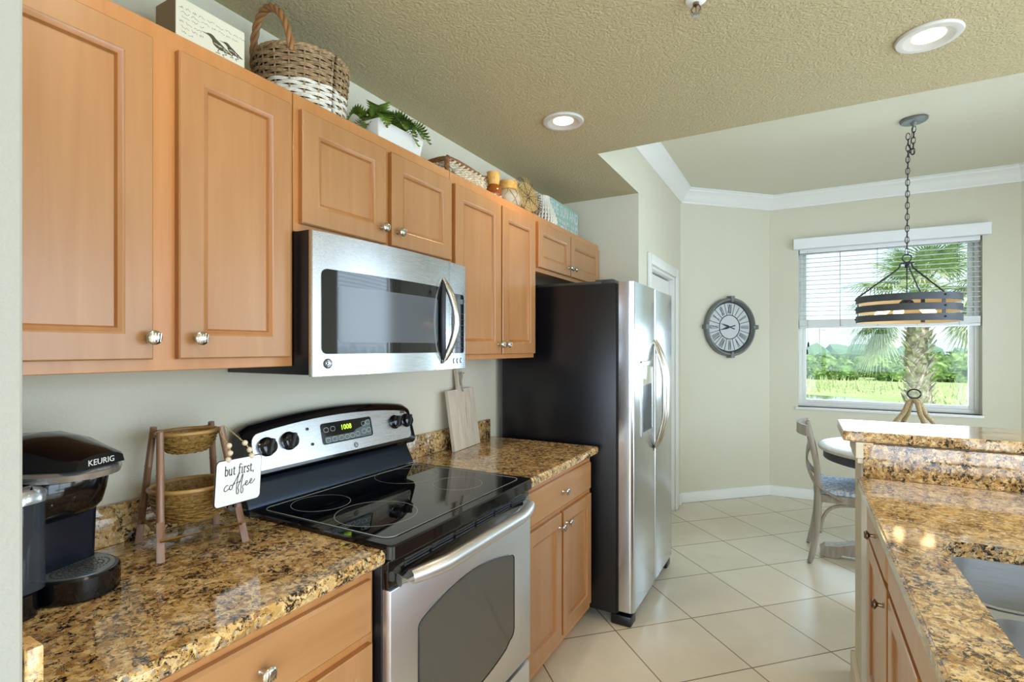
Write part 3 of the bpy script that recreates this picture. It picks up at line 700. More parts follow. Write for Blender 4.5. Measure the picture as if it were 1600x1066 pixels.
bm = bmnew(); add_box(bm, .8121,.8145,2.73,2.93,.968,1.215); obj('dispenser_recess', bm, mat('dark_blue_recess', '#0B1322', .3), ds)
bm = bmnew(); add_box(bm, .8121,.8155,2.73,2.93,1.217,1.318, .002); obj('dispenser_panel', bm, mat('dispenser_glass', '#B8B9A0', .1), ds)
bm = bmnew(); add_box(bm, .8145,.8155,2.73,2.93,.968,.98); obj('drip_grille', bm, M['darkgrey'], ds)
for y0, y1 in ((FY0+.002,FY0+.09),(FY1-.09,FY1-.002)):
    bm = bmnew(); add_box(bm, .69,.80,y0,y1,.001,.054, .01); obj('foot', bm, M['black'], d)
bm = bmnew(); add_box(bm, .70,.74,FY0+.092,FY1-.092,.02,.054); obj('toe_grille', bm, M['black'], d)

# ---------------------------------------------------------------- peninsula
bm = bmnew(); add_box(bm, 1.752,3.3,2.435,2.69,0,1.045); struct('wall_peninsula', bm, M['wall'], 'cream half wall carrying the raised bar', 'wall')
bm = bmnew(); add_box(bm, 1.732,1.79,2.415,2.70,.985,1.048, .003); add_box(bm, 1.738,1.79,2.42,2.695,.965,.985,.003); struct('trim_8', bm, mat('cream_trim','#DCD2BA',.5), 'cream capital under the bar end', 'trim')
bm = bmnew(); add_box(bm, 1.736,1.755,2.43,2.705,.001,.095, .004); add_box(bm, 1.736,3.3,2.69,2.706,.001,.095,.004); struct('baseboard_peninsula', bm, mat('cream_base','#E3D8C2',.45), 'cream baseboard round the half wall', 'baseboard')
d = bmnew(); Pb = [(1.700,2.415),(3.3,2.415),(3.3,2.80),(1.715,2.80),(1.690,2.775),(1.690,2.425)]
add_loft(d, [[(a+(1.9-a)*i*.02*(a<1.75),b+(i*.004 if b<2.6 else -i*.004),z) for a,b in Pb] for z,i in ((1.050,1),(1.056,0),(1.084,0),(1.090,1))]); tag(obj('bar_top', d, M['granite'], None, 30), 'raised granite breakfast bar slab on the half wall', 'countertop')
bm = bmnew(); add_box(bm, 1.757,3.3,2.4145,2.4340,.9145,1.0445,.002); tag(obj('backsplash', bm, M['granite'], None, 30), 'tall granite backsplash panel below the raised bar', 'backsplash')
# counter with sink cut-out
SX0,SX1,SYa,SYb,SYc,SYd = 1.858,2.30,1.02,1.385,1.435,1.735
bm = bmnew()
outer = [(1.737,.45),(2.62,.45),(2.62,2.4135),(1.737,2.4135)]
cut = rrect(SX0,SX1,SYa,SYd,.07,6)[::-1]
def ring_fill(bm, outer, inner, z, flip=False):
    vo = [bm.verts.new((a,b,z)) for a,b in outer]; vi = [bm.verts.new((a,b,z)) for a,b in inner]
    eo = [bm.edges.new((vo[i],vo[(i+1)%len(vo)])) for i in range(len(vo))]; ei = [bm.edges.new((vi[i],vi[(i+1)%len(vi)])) for i in range(len(vi))]
    bmesh.ops.triangle_fill(bm, use_beauty=True, use_dissolve=False, edges=eo+ei); return vo, vi
vo1, vi1 = ring_fill(bm, outer, cut, .914); vo0, vi0 = ring_fill(bm, outer, cut, .876)
for A, B in ((vo1,vo0),(vi1,vi0)):
    for k in range(len(A)): bm.faces.new((A[k],A[(k+1)%len(A)],B[(k+1)%len(B)],B[k]))
bmesh.ops.bevel(bm, geom=[e for e in bm.edges if abs(e.verts[0].co.x-1.737)<1e-4 and abs(e.verts[1].co.x-1.737)<1e-4 and abs(e.verts[0].co.z-e.verts[1].co.z)<1e-4], offset=.006, segments=3, affect='EDGES')
tag(obj('countertop', bm, M['granite'], None, 30), 'gold granite peninsula countertop with the sink cut-out', 'countertop')
sk = thing('kitchen_sink', 'undermount stainless double-bowl sink in the peninsula counter', 'sink', (2.08,1.38,.875))
def bowl(y0,y1,dep):
    bm = bmnew(); x0,x1 = SX0-.004,SX1+.004
    secs = [[(a,b,z) for a,b in rrect(x0+i,x1-i,y0+i,y1-i,r,6)] for z,i,r in ((.874,-.012,.08),(.8745,0,.07),(.86,.001,.07),(.86-dep+.03,.012,.06),(.86-dep+.006,.03,.05),(.86-dep,.05,.04))]
    add_loft(bm, secs, cap0=False); return obj('bowl', bm, M['sinksteel'], sk, 50)
for y0,y1,dp_ in ((SYa-.003,SYb,.16),(SYc,SYd+.003,.2)):
    b_ = bowl(y0,y1,dp_)
    bm = bmnew(); add_lathe(bm, [(.042,.001),(.042,.004),(.034,.005),(.03,.001)], (2.08,(y0+y1)/2,.86-dp_), n=24); obj('drain', bm, M['chrome'], b_)
bm = bmnew(); add_box(bm, SX0+.01,SX1-.01,SYb+.001,SYc-.001,.855,.8725, .004); obj('divider', bm, M['sinksteel'], sk)
def pen(label, y0, y1, fronts, doors):
    t = thing('base_cabinet', label, 'cabinet', (2.05,(y0+y1)/2,0), 0, 'base cabinets of the peninsula')
    bm = bmnew(); add_box(bm, 1.785,1.80,y0,y1,.10,.873); add_box(bm, 1.80,2.4,y0,y0+.015,.10,.62); add_box(bm, 1.80,2.4,y1-.015,y1,.10,.62); add_box(bm, 1.80,2.4,y0+.015,y1-.015,.1,.115); add_box(bm, 1.86,2.4,y0,y1,.001,.099); obj('body', bm, M['maple_lit'], t)
    F = lambda u,v,dp:(1.7848-dp,u,v)
    for a in fronts: cab_drawer(t, F, *a, (-1,0,0), 'maple_lit', 'bronze')
    for a in doors: cab_door(t, F, *a, (-1,0,0), 'maple_lit', 'bronze')
pen('narrow peninsula cabinet with drawer and door next to the half wall', 1.872,2.412, [(1.895,2.39,.712,.846,(2.14,.775))], [(1.895,2.39,.14,.690,(1.935,.628))])
pen('wide peninsula cabinet with false front and doors below the sink', .96,1.868, [(.985,1.845,.712,.846,None)], [(1.425,1.845,.14,.690,(1.465,.628)),(.985,1.405,.14,.690,(1.365,.628))])

# ---------------------------------------------------------------- ceiling fittings
for i,(x,y,lab) in enumerate(((.589,2.204,'lit recessed ceiling light above the refrigerator side'),(1.92,2.20,'lit recessed ceiling light near the dining nook, upper right'),(.75,.55,None),(1.95,.45,None),(1.3,-1.1,None),(2.9,-.4,None),(3.0,2.0,None))):
    light('downlight_and_fill', 'SPOT', (x,y,KZ-.012), 24 if lab else 20, WARM if lab else (1,.88,.72), (0,0,0), spot_size=math.radians(150), spot_blend=.9, shadow_soft_size=.05)  # unlabelled beams have no fitting: unseen lamps added to brighten the room
    if not lab: continue
    d = thing('recessed_light', lab, 'ceiling light', (x,y,KZ), 0, 'recessed ceiling lights')
    bm = bmnew(); n_ = 40
    secs = [[(x+r*math.cos(2*PI*k/n_),y+r*math.sin(2*PI*k/n_),KZ-.0005+z) for k in range(n_)] for r,z in ((.093,0),(.094,-.004),(.090,-.010),(.074,-.013),(.069,-.011),(.049,-.0008),(.0,-.0006))]
    add_loft(bm, secs, cap0=False, cap1=False); obj('trim_ring', bm, M['ringgrey'], d)
    bm = bmnew(); add_lathe(bm, [(.046,-.001),(.046,-.0035),(.040,-.005)], (x,y,KZ), n=32); obj('lens', bm, M['lamp_on'], d)
d = thing('fire_sprinkler', 'small ceiling fire sprinkler at the top picture edge', 'sprinkler', (1.270,1.632,KZ))
x, y = 1.270, 1.632
bm = bmnew(); add_lathe(bm, [(.030,-.0005),(.030,-.004),(.018,-.010),(.010,-.011)], (x,y,KZ), n=24); obj('escutcheon', bm, M['white'], d)
bm = bmnew(); add_lathe(bm, [(.009,-.011),(.009,-.018),(.006,-.020)], (x,y,KZ), n=12)
for s in (-1,1): add_tube(bm, smooth_path([(x+s*.008,y,KZ-.018),(x+s*.013,y,KZ-.03),(x+s*.004,y,KZ-.044)],5), .002, 6)
obj('frame', bm, M['bronze'], d)
bm = bmnew(); add_tube(bm, [(x,y,KZ-.02),(x,y,KZ-.040)], .0022, 6); obj('bulb', bm, mat('red_bulb','#A03020',.2), d)
bm = bmnew(); add_lathe(bm, [(.013,-.044),(.013,-.046),(.003,-.047)], (x,y,KZ), n=18); obj('deflector', bm, M['chrome'], d)

# ---------------------------------------------------------------- pendant drum lamp
PXc, PYc = 2.135, 4.10
d = thing('pendant_lamp', 'drum pendant lamp of three dark bands hanging over the dining table', 'pendant lamp', (PXc,PYc,1.58))
bm = bmnew(); add_lathe(bm, [(.073,DZ-.0005),(.073,DZ-.012),(.066,DZ-.020),(.02,DZ-.024),(.012,DZ-.04),(.006,DZ-.05)], (PXc+.035,PYc,0), n=32); obj('canopy', bm, M['clock_rim'], d)
def link_loop(c, ax, a=.020, b=.011, r=.0028):
    bm = bmnew(); ax = Vector(ax).normalized(); u, v = frame_from(ax)
    return c, ax
bm = bmnew()
def chain(bm, P, Q, flip0=0, L=.037):
    P, Q = Vector(P), Vector(Q); D = (Q-P); n = max(2,round(D.length/L)); ax = D.normalized(); u, v = frame_from(ax)
    for k in range(n):
        c = P+D*((k+.5)/n); s = u if (k+flip0)%2 else v; h = D.length/n*.5+.0042
        add_tube(bm, [c+ax*(h*math.sin(t))+s*(.0105*math.cos(t)) for t in [2*PI*j/14 for j in range(14)]], .0026, 5, closed=True)
chain(bm, (PXc,PYc,2.01), (PXc+.006,PYc,2.775)); chain(bm, (PXc+.03,PYc,2.64), (PXc+.036,PYc,2.815)); chain(bm, (PXc+.010,PYc,2.70), (PXc+.03,PYc,2.645), 1)
obj('chain', bm, M['darkmetal'], d)
bm = bmnew(); add_tube(bm, smooth_path([(PXc+.035,PYc,2.83),(PXc+.02,PYc+.006,2.72),(PXc+.003,PYc+.004,2.5),(PXc+.003,PYc+.004,2.0)],6), .0022, 5); obj('cord', bm, M['clock_rim'], d)
bm = bmnew(); add_tube(bm, [(PXc+.024*math.cos(t),PYc,1.985+.024*math.sin(t)) for t in [2*PI*k/24 for k in range(24)]], .0035, 8, closed=True); obj('top_ring', bm, M['darkmetal'], d)
bm = bmnew(); add_lathe(bm, [(.008,1.962),(.038,1.954),(.040,1.946),(.012,1.938),(.012,1.92)], (PXc,PYc,0), n=24); obj('hub', bm, M['darkmetal'], d)
RD = .272
for k in range(3):
    a = math.radians(-57+120*k); c_, s_ = math.cos(a), math.sin(a)
    bm = bmnew(); add_tube(bm, smooth_path([(PXc+.036*c_,PYc+.036*s_,1.946),(PXc+.043*c_,PYc+.043*s_,1.925),(PXc+.075*c_,PYc+.075*s_,1.895),(PXc+(RD-.006)*c_,PYc+(RD-.006)*s_,1.742)],6), .0048, 8); obj('arm', bm, M['darkmetal'], d)
    bm = bmnew(); mt = Matrix.Translation((PXc,PYc,0)) @ Matrix.Rotation(a,4,'Z')
    add_box(bm, RD-.012,RD-.0085,-.011,.011,1.585,1.745, mtx=mt)
    for z in (1.60,1.665,1.728): add_sphere(bm, mt @ Vector((RD+.002,0,z)), .006, u=8, v=6)
    obj('strap', bm, M['darkmetal'], d)
for z0 in (1.578,1.640,1.702):
    n_ = 64; bm = bmnew()
    secs = [[(PXc+r*math.cos(2*PI*k/n_),PYc+r*math.sin(2*PI*k/n_),z) for k in range(n_)] for r,z in ((RD,z0),(RD,z0+.042),(RD-.006,z0+.042),(RD-.006,z0))]
    add_loft(bm, secs, closed=True); bd = obj('band', bm, M['bandwood'], d, 40)
    bm = bmnew(); secs = [[(PXc+r*math.cos(2*PI*k/n_),PYc+r*math.sin(2*PI*k/n_),z) for k in range(n_)] for r,z in ((RD-.0062,z0+.0005),(RD-.0062,z0+.0415),(RD-.0085,z0+.0415),(RD-.0085,z0+.0005))]
    add_loft(bm, secs, closed=True); obj('lining', bm, M['bandinner'], bd, 40)
bm = bmnew(); add_tube(bm, [(PXc,PYc,1.94),(PXc,PYc,1.70)], .006, 10); add_lathe(bm, [(.03,1.695),(.034,1.71),(.02,1.725)], (PXc,PYc,0), n=20); obj('stem', bm, M['darkmetal'], d)
for k in range(5):
    a = 2*PI*k/5+.5; c_, s_ = math.cos(a), math.sin(a); p0 = Vector((PXc+.02*c_,PYc+.02*s_,1.708)); p1 = Vector((PXc+.085*c_,PYc+.085*s_,1.668)); dr_ = (p1-p0).normalized()
    bm = bmnew(); add_tube(bm, [p0,p1], .011, 10); sc = obj('socket', bm, M['darkmetal'], d)
    bm = bmnew(); add_lathe(bm, [(.010,0),(.014,.015),(.023,.045),(.027,.065),(.022,.085),(.008,.095)], p1, dr_, 14); obj('bulb', bm, M['bulb'], d)

# ---------------------------------------------------------------- wall clock
t45 = Vector((1,1,0)).normalized(); nw = Vector((1,-1,0)).normalized(); cc = Vector((.950,5.248,1.610)); zz = Vector((0,0,1))
d = thing('wall_clock', 'round wall clock with roman numerals and grey metal rim', 'clock', tuple(cc))
def CK(a,b,h): return cc + t45*a + zz*b + nw*h
RC = .272
def ringmesh(prof, n=72):
    bm = bmnew(); add_loft(bm, [[CK(r*math.cos(2*PI*k/n), r*math.sin(2*PI*k/n), h) for k in range(n)] for r,h in prof], closed=True); return bm
obj('rim', ringmesh([(RC,.004),(RC,.045),(RC-.012,.058),(RC-.022,.058),(RC-.026,.045),(RC-.04,.020),(RC-.04,.004)]), M['clock_rim'], d)
RF = RC-.040
bm = bmnew(); n_ = 72; add_loft(bm, [[CK(r*math.cos(2*PI*k/n_), r*math.sin(2*PI*k/n_), h) for k in range(n_)] for r,h in ((RF,.006),(RF,.018))]); fc = obj('dial', bm, M['clock_face'], d)
bm = bmnew()
for r in (RF-.004, .112):
    add_loft(bm, [[CK(q*math.cos(2*PI*k/n_), q*math.sin(2*PI*k/n_), h) for k in range(n_)] for q,h in ((r-.0035,.018),(r+.0035,.018),(r+.0035,.021),(r-.0035,.021))], closed=True)
def bar(bm, ang, r0, r1, off0, off1, w):
    a = Vector((math.sin(ang), math.cos(ang))); p = Vector((a.y,-a.x))
    P = [a*r0+p*(off0-w), a*r0+p*(off0+w), a*r1+p*(off1+w), a*r1+p*(off1-w)]
    add_loft(bm, [[CK(v.x,v.y,h) for v in P] for h in (.0182,.0205)])
for k in range(12): bar(bm, math.radians(15+30*k), .112, RF-.004, 0, 0, .0022)
obj('dial_rings', bm, M['print'], fc, 30)
NUM = {12:'XII',1:'I',2:'II',3:'III',4:'IIII',5:'V',6:'VI',7:'VII',8:'VIII',9:'IX',10:'X',11:'XI'}
for h, s in NUM.items():
    bm = bmnew(); ang = math.radians(30*h); W_ = {'I':.011,'V':.020,'X':.022}; tot = sum(W_[c] for c in s); x = -tot/2; r0, r1 = .126, .212
    for c in s:
        w = W_[c]; m_ = x+w/2
        if c == 'I': bar(bm, ang, r0, r1, m_*.8, m_*1.15, .0022)
        elif c == 'V': bar(bm, ang, r0, r1, m_, m_-.008, .0026); bar(bm, ang, r0, r1, m_, m_+.008, .0013)
        else: bar(bm, ang, r0, r1, m_-.007, m_+.009, .0026); bar(bm, ang, r0, r1, m_+.007, m_-.009, .0013)
        x += w
    obj('numeral', bm, M['print'], fc, 0)
def hand(ang, L, w, tail):
    bm = bmnew(); a = Vector((math.sin(ang),math.cos(ang))); p = Vector((a.y,-a.x))
    P = [a*-tail-p*w*.5, a*-tail+p*w*.5, p*w*.35, a*L*.3+p*w, a*L, a*L*.3-p*w, -p*w*.35]
    add_loft(bm, [[CK(v.x,v.y,h) for v in P] for h in (.024,.0265)]); return bm
obj('hour_hand', hand(math.radians(-71), .105, .009, .055), M['black'], d, 0); obj('minute_hand', hand(math.radians(-105), .118, .010, .06), M['black'], d, 0)
for a in (0,90,180,270):
    bm = bmnew(); c_, s_ = math.cos(math.radians(a)), math.sin(math.radians(a))
    def Q(u,v,h): return CK(c_*u-s_*v, s_*u+c_*v, h)
    add_loft(bm, [[Q(u,v,h) for u,v in ((RC-.038,-.012),(RC+.004,-.012),(RC+.004,.012),(RC-.038,.012))] for h in (.050,.064)])
    add_loft(bm, [[Q(u,v,h) for u,v in ((RC-.006,-.02),(RC+.016,-.02),(RC+.016,.02),(RC-.006,.02))] for h in (.006,.066)]); obj('bracket', bm, M['clock_rim'], d, 30)

# ---------------------------------------------------------------- dining table, chair, rope ornament
TX, TY, TR = 2.19, 4.14, .54
d = thing('dining_table', 'round whitewashed pedestal dining table beside the window', 'table', (TX,TY,0))
bm = bmnew(); add_lathe(bm, [(TR-.01,.735),(TR,.740),(TR,.755),(TR-.006,.760)], (TX,TY,0), n=64); obj('tabletop', bm, M['tablewood'], d)
bm = bmnew(); add_lathe(bm, [(TR-.045,.675),(TR-.03,.68),(TR-.03,.7345)], (TX,TY,0), n=64); obj('apron', bm, M['tablewood_dark'], d)
bm = bmnew(); add_lathe(bm, [(.10,.10),(.10,.13),(.06,.16),(.055,.26),(.085,.36),(.09,.42),(.05,.50),(.05,.60),(.09,.66),(.12,.675)], (TX,TY,0), n=28); obj('pedestal', bm, M['greywood'], d)
for k in range(4):
    a = PI/2*k; mt = Matrix.Translation((TX,TY,0)) @ Matrix.Rotation(a,4,'Z')
    pr = [(.03,.03),(.40,.03),(.43,.002),(.525,.002),(.53,.05),(.50,.075),(.42,.085),(.34,.11),(.26,.128),(.03,.135)]
    bm = bmnew(); add_loft(bm, [[mt @ Vector((u,s*.048,w)) for u,w in pr] for s in (-1,1)]); obj('foot', bm, M['greywood'], d, 30)
def chair():
    cx, cy = 1.63, 4.14
    d = thing('dining_chair', 'weathered grey cross-back dining chair with blue patterned cushion', 'chair', (cx+.2,cy,0), 0)
    W_ = .205
    for s in (-1,1):
        bm = bmnew(); rp = smooth_path([(cx-.035,cy+s*W_,.001),(cx-.012,cy+s*W_,.10),(cx+.012,cy+s*W_,.26),(cx+.018,cy+s*W_,.46),(cx+.008,cy+s*(W_-.004),.64),(cx-.025,cy+s*(W_-.012),.80),(cx-.045,cy+s*(W_-.02),.885)],6)
        add_tube(bm, rp, [.017]*4+[.019]*(len(rp)-4), 10); obj('rear_leg', bm, M['greywood'], d, 60)
        bm = bmnew(); add_tube(bm, [(cx+.44,cy+s*.19,.001),(cx+.43,cy+s*.19,.44)], [.013,.018], 10); obj('front_leg', bm, M['greywood'], d, 60)
        bm = bmnew(); add_tube(bm, smooth_path([(cx+.03,cy+s*W_,.21),(cx+.04,cy+s*W_,.30),(cx+.085,cy+s*W_,.375),(cx+.17,cy+s*.202,.405),(cx+.30,cy+s*.198,.40),(cx+.40,cy+s*.194,.33),(cx+.425,cy+s*.192,.22)],6), .011, 8); obj('arched_brace', bm, M['greywood'], d, 60)
        bm = bmnew(); pa = smooth_path([(cx-.022,cy-s*(W_-.03),.80),(cx-.045,cy-s*.06,.70),(cx-.045,cy+s*.05,.62),(cx-.012,cy+s*.17,.545),(cx+.035,cy+s*(W_+.016),.50),(cx+.16,cy+s*(W_+.014),.435)],7)
        secs = []
        for i,p in enumerate(pa):
            q = pa[min(i+1,len(pa)-1)]-pa[max(i-1,0)]; q.normalize(); u = Vector((1,0,0))-q*q.x; u.normalize(); v = q.cross(u)
            secs.append([p+u*(a*.006)+v*(b*.017) for a,b in ((-1,-1),(1,-1),(1,1),(-1,1))])
        add_loft(bm, secs); obj('back_slat', bm, M['greywood'], d, 40)
    bm = bmnew(); secs = []
    for k in range(17):
        t = -1+2*k/16; y = cy+t*(W_+.012); x = cx-.045-.055*(1-t*t); secs.append([(x-.011,y,.835),(x+.011,y,.835),(x+.009,y,.905),(x-.009,y,.905)])
    add_loft(bm, secs); obj('crest_rail', bm, M['greywood'], d, 40)
    P = rrect(cx-.005,cx+.445,cy-.222,cy+.222,.06); bm = bmnew(); add_loft(bm, [[(a,b,z) for a,b in P] for z in (.415,.462)]); obj('seat_frame', bm, M['greywood'], d, 30)
    bm = bmnew(); add_loft(bm, [[(a,b,z) for a,b in rrect(cx+.002+i,cx+.44-i,cy-.216+i,cy+.216-i,.06)] for z,i in ((.4625,.004),(.47,0),(.49,.002),(.502,.018),(.507,.05))]); obj('cushion', bm, M['cushion'], d, 60)
chair()
RX, RYc = 2.16, 4.02
d = thing('rope_ornament', 'rope-wrapped table ornament with a black ring on top, in front of the window', 'ornament', (RX,RYc,.761))
for k in range(4):
    a = math.radians(20+90*k); c_, s_ = math.cos(a), math.sin(a); pth = smooth_path([(RX+.012*c_,RYc+.012*s_,1.088),(RX+.035*c_,RYc+.035*s_,1.070),(RX+.062*c_,RYc+.062*s_,1.01),(RX+.115*c_,RYc+.115*s_,.94),(RX+.15*c_,RYc+.15*s_,.85),(RX+.155*c_,RYc+.155*s_,.785)],10)
    bm = bmnew(); add_tube(bm, pth, [.0125+.0022*(i%2) for i in range(len(pth))], 10); obj('rope_leg', bm, M['rope'], d, 60)
bm = bmnew(); add_tube(bm, [(RX+.155*math.cos(t),RYc+.155*math.sin(t),.774) for t in [2*PI*k/40 for k in range(40)]], .0125, 8, closed=True); obj('base_hoop', bm, M['greywood'], d)
bm = bmnew(); add_sphere(bm, (RX,RYc,1.088), .02, sz=.7); obj('crown_knot', bm, M['rope'], d)
bm = bmnew(); add_tube(bm, [(RX+.033*math.cos(t),RYc,1.130+.028*math.sin(t)) for t in [2*PI*k/28 for k in range(28)]], .0045, 8, closed=True); add_sphere(bm, (RX,RYc,1.102), .008, u=8, v=6); obj('ring', bm, M['black'], d)

# ---------------------------------------------------------------- coffee maker
f_ = math.radians(19); kc = (.214,.488)
d = thing('coffee_maker', 'black single-serve coffee maker on the granite counter', 'coffee maker', (kc[0],kc[1],.914), f_)
Kz = 0.0005
def rr_sec(x0,x1,y0,y1,r,z,n=5): return [(a,b,z) for a,b in rrect(x0,x1,y0,y1,r,n)]
def half_tray(ext, hw, z, n=14, back=-.15):
    P = [(back,-hw),(0,-hw)]+[(ext*math.sin(PI*k/n), -hw*math.cos(PI*k/n)) for k in range(1,n)]+[(0,hw),(back,hw)]
    return [(a,b,z) for a,b in P]
bm = bmnew(); add_loft(bm, [half_tray(.104,.077,Kz), half_tray(.107,.080,.004), half_tray(.107,.080,.044), half_tray(.103,.076,.048)]); obj('base', bm, M['coffee_black'], d, 40, True)
bm = bmnew(); P = [(.004,-.070)]+[(.004+.092*math.sin(PI*k/14),-.070*math.cos(PI*k/14)) for k in range(1,14)]+[(.004,.070)]
add_loft(bm, [[(a,b,z) for a,b in P] for z in (.0475,.0495)]); dt = obj('drip_tray', bm, M['tray_grey'], d, 40, True)
bm = bmnew()
for i in range(1,6):
    for k in range(6+i*6):
        a = 2*PI*k/(6+i*6); x, y = .04+.0075*i*math.cos(a), .0105*i*math.sin(a)
        if x > .008: add_box(bm, x-.0016,x+.0016,y-.0016,y+.0016,.0494,.0499)
for k in range(8):
    a = 2*PI*k/8; add_tube(bm, [(.04+.006*math.cos(a),.006*math.sin(a),.0497),(.04+.028*math.cos(a),.042*math.sin(a),.0497)], .0008, 4)
obj('tray_holes', bm, M['print'], dt, 0, True)
bm = bmnew(); add_loft(bm, [rr_sec(-.15,.002,-.06,.072,.018,.046), rr_sec(-.15,.003,-.06,.075,.018,.14), rr_sec(-.15,.004,-.06,.081,.018,.22)]); obj('body', bm, M['coffee_face'], d, 40, True)
# brew head bulging forward, with a curved lower lip
bm = bmnew(); secs = []
for z,e,hw in ((.150,.012,.050),(.158,.030,.064),(.170,.042,.074),(.200,.052,.081),(.232,.058,.085),(.236,.056,.083)):
    secs.append(half_tray(e, hw, z, back=-.149))
add_loft(bm, secs); obj('brew_head', bm, M['coffee_black'], d, 40, True)
bm = bmnew(); secs = [half_tray(e, hw, z, back=-.02) for z,e,hw in ((.2365,.066,.086),(.240,.098,.088),(.252,.102,.090),(.258,.094,.084))]
add_loft(bm, secs); obj('handle_band', bm, M['silver'], d, 40, True)
bm = bmnew(); secs = []
for x,w,zt,zb in ((-.152,.065,.262,.237),(-.145,.078,.300,.237),(-.10,.084,.322,.238),(-.05,.083,.326,.259),(.0,.078,.318,.2595),(.040,.068,.304,.260),(.076,.060,.293,.2605),(.090,.052,.286,.261)):
    s = []
    for k in range(9): a = PI*k/8; s.append((x, w*math.cos(a), zb+(zt-zb)*math.sin(a)**.6))
    s.append((x,-w,zb)); s.insert(0,(x,w,zb)) if False else None
    secs.append(s)
add_loft(bm, secs); obj('lid', bm, M['coffee_black'], d, 40, True)
text('lettering', 'KEURIG', .0165, (.0904,.0,.2655), (0,1,0), (0,0,1), M['printw'], d, .0006, 'CENTER', True)
bm = bmnew(); add_loft(bm, [rr_sec(-.10,.052,-.136,-.062,.03,z) for z in (.045,.05,.21)]); tk = obj('water_tank', bm, M['tank'], d, 40, True)
bm = bmnew(); add_loft(bm, [rr_sec(-.103+i,.055-i,-.139+i,-.0615-i,.03,z) for z,i in ((.2105,0),(.226,.0),(.236,.006),(.242,.02))]); obj('tank_lid', bm, M['silver'], tk, 40, True)
bm = bmnew(); add_loft(bm, [rr_sec(-.105,.057,-.141,-.0805,.028,z) for z in (Kz,.044)]); obj('tank_base', bm, M['coffee_black'], d, 40, True)

# ---------------------------------------------------------------- two-tier bamboo basket stand
d = thing('basket_stand', 'two-tier bamboo basket stand with A-frame legs beside the coffee maker', 'basket stand', (.165,.765,.914))
top = [(.20,.678),(.23,.809),(.10,.713),(.13,.8435)]; bot = [(.242,.658),(.290,.838),(.045,.705),(.09,.882)]
ZB, ZTp = .9145, 1.212
for (a,b),(c,e) in zip(bot, top):
    bm = bmnew(); p, q = Vector((a,b,ZB)), Vector((c,e,ZTp)); L = [p+(q-p)*t for t in (0,.3,.31,.32,.65,.66,.67,1)]
    add_tube(bm, L, [.0088,.0085,.0094,.0085,.0084,.0092,.0083,.0078], 10); obj('leg', bm, M['bamboo_pole'], d, 50)
def lerp(i, z): t = (z-ZB)/(ZTp-ZB); return Vector((bot[i][0]+(top[i][0]-bot[i][0])*t, bot[i][1]+(top[i][1]-bot[i][1])*t, z))
for i,j,z,r in ((0,1,.962,.0045),(2,3,.962,.0045),(0,2,.975,.004),(1,3,.975,.004),(2,3,1.2,.005),(0,2,1.195,.005),(1,3,1.195,.005)):
    bm = bmnew(); add_tube(bm, [lerp(i,z),lerp(j,z)], r, 8); obj('rail', bm, M['bamboo_rim'], d, 50)
wv = Vector((.223,.975,0)); dv = Vector((.975,-.223,0))
def basket(c, rw, rd, h, rows, zr):
    n_ = 48; bm = bmnew(); prof = []
    c = Vector((c[0],c[1],0))
    def pt(s, a, z, o=0): return c + wv*((rw*s+o)*math.cos(a)) + dv*((rd*s+o)*math.sin(a)) + Vector((0,0,z))
    secs = [[pt(s, 2*PI*k/n_, z) for k in range(n_)] for s,z in ((.35,zr-h),(.6,zr-h+.004),(.82,zr-h*.7),(.95,zr-h*.3),(1,zr),(.97,zr),(.92,zr-h*.3),(.8,zr-h*.66),(.58,zr-h+.008),(.3,zr-h+.005))]
    add_loft(bm, secs)
    for r_ in range(rows):
        t = (r_+.5)/rows; s = .55+.45*math.sin(t*PI/2); z = zr-h+h*(1-math.cos(t*PI/2))*.98+.002
        add_tube(bm, [pt(s, 2*PI*k/n_, z+(.0016 if (k+2*r_)%4<2 else -.0016), .002 if (k+2*r_)%4<2 else -.001) for k in range(n_)], .0022, 5, closed=True)
    o = obj('basket', bm, M['bamboo'], d, 50)
    bm = bmnew(); add_tube(bm, [pt(1.0, 2*PI*k/n_, zr, .002) for k in range(n_)], .0055, 8, closed=True); obj('rim', bm, M['bamboo_rim'], o, 50)
    return o
basket((.165,.763), .066, .050, .052, 9, 1.200); basket((.168,.772), .092, .080, .085, 13, 1.062)
d2 = thing('coffee_sign', 'small square "but first, coffee" sign hung by beads on the basket stand', 'sign', (.262,.815,1.02))
ux, uy, nz = Vector((-.06,1,-.02)).normalized(), Vector((0,.06,1)).normalized(), Vector((1,.06,0)).normalized()
so = Vector((.290,.752,1.022))
def SP(a,b,h): return so+ux*a+uy*b+nz*h
SW, SH = .126, .112
bm = bmnew(); add_prism(bm, rrect(0,SW,0,SH,.010), lambda a,b:SP(a,b,0), lambda a,b:SP(a,b,.006)); sb = obj('board', bm, M['signw'], d2, 30)
bm = bmnew(); add_tube(bm, [SP(a,b,.004) for a,b in rrect(0,SW,0,SH,.010)], .0022, 6, closed=True); obj('dark_edge', bm, M['print'], sb)
def strokes(bm, S_, x, y, sc, w):
    for s in S_: 
        p = [Vector((a,b,0)) for a,b in s]; q = smooth_path(p, 5) if len(p) > 2 else p
        add_ribbon(bm, [(x+v.x*sc, y+v.y*sc) for v in q], w, SP(0,0,.0062), ux, uy, nz)
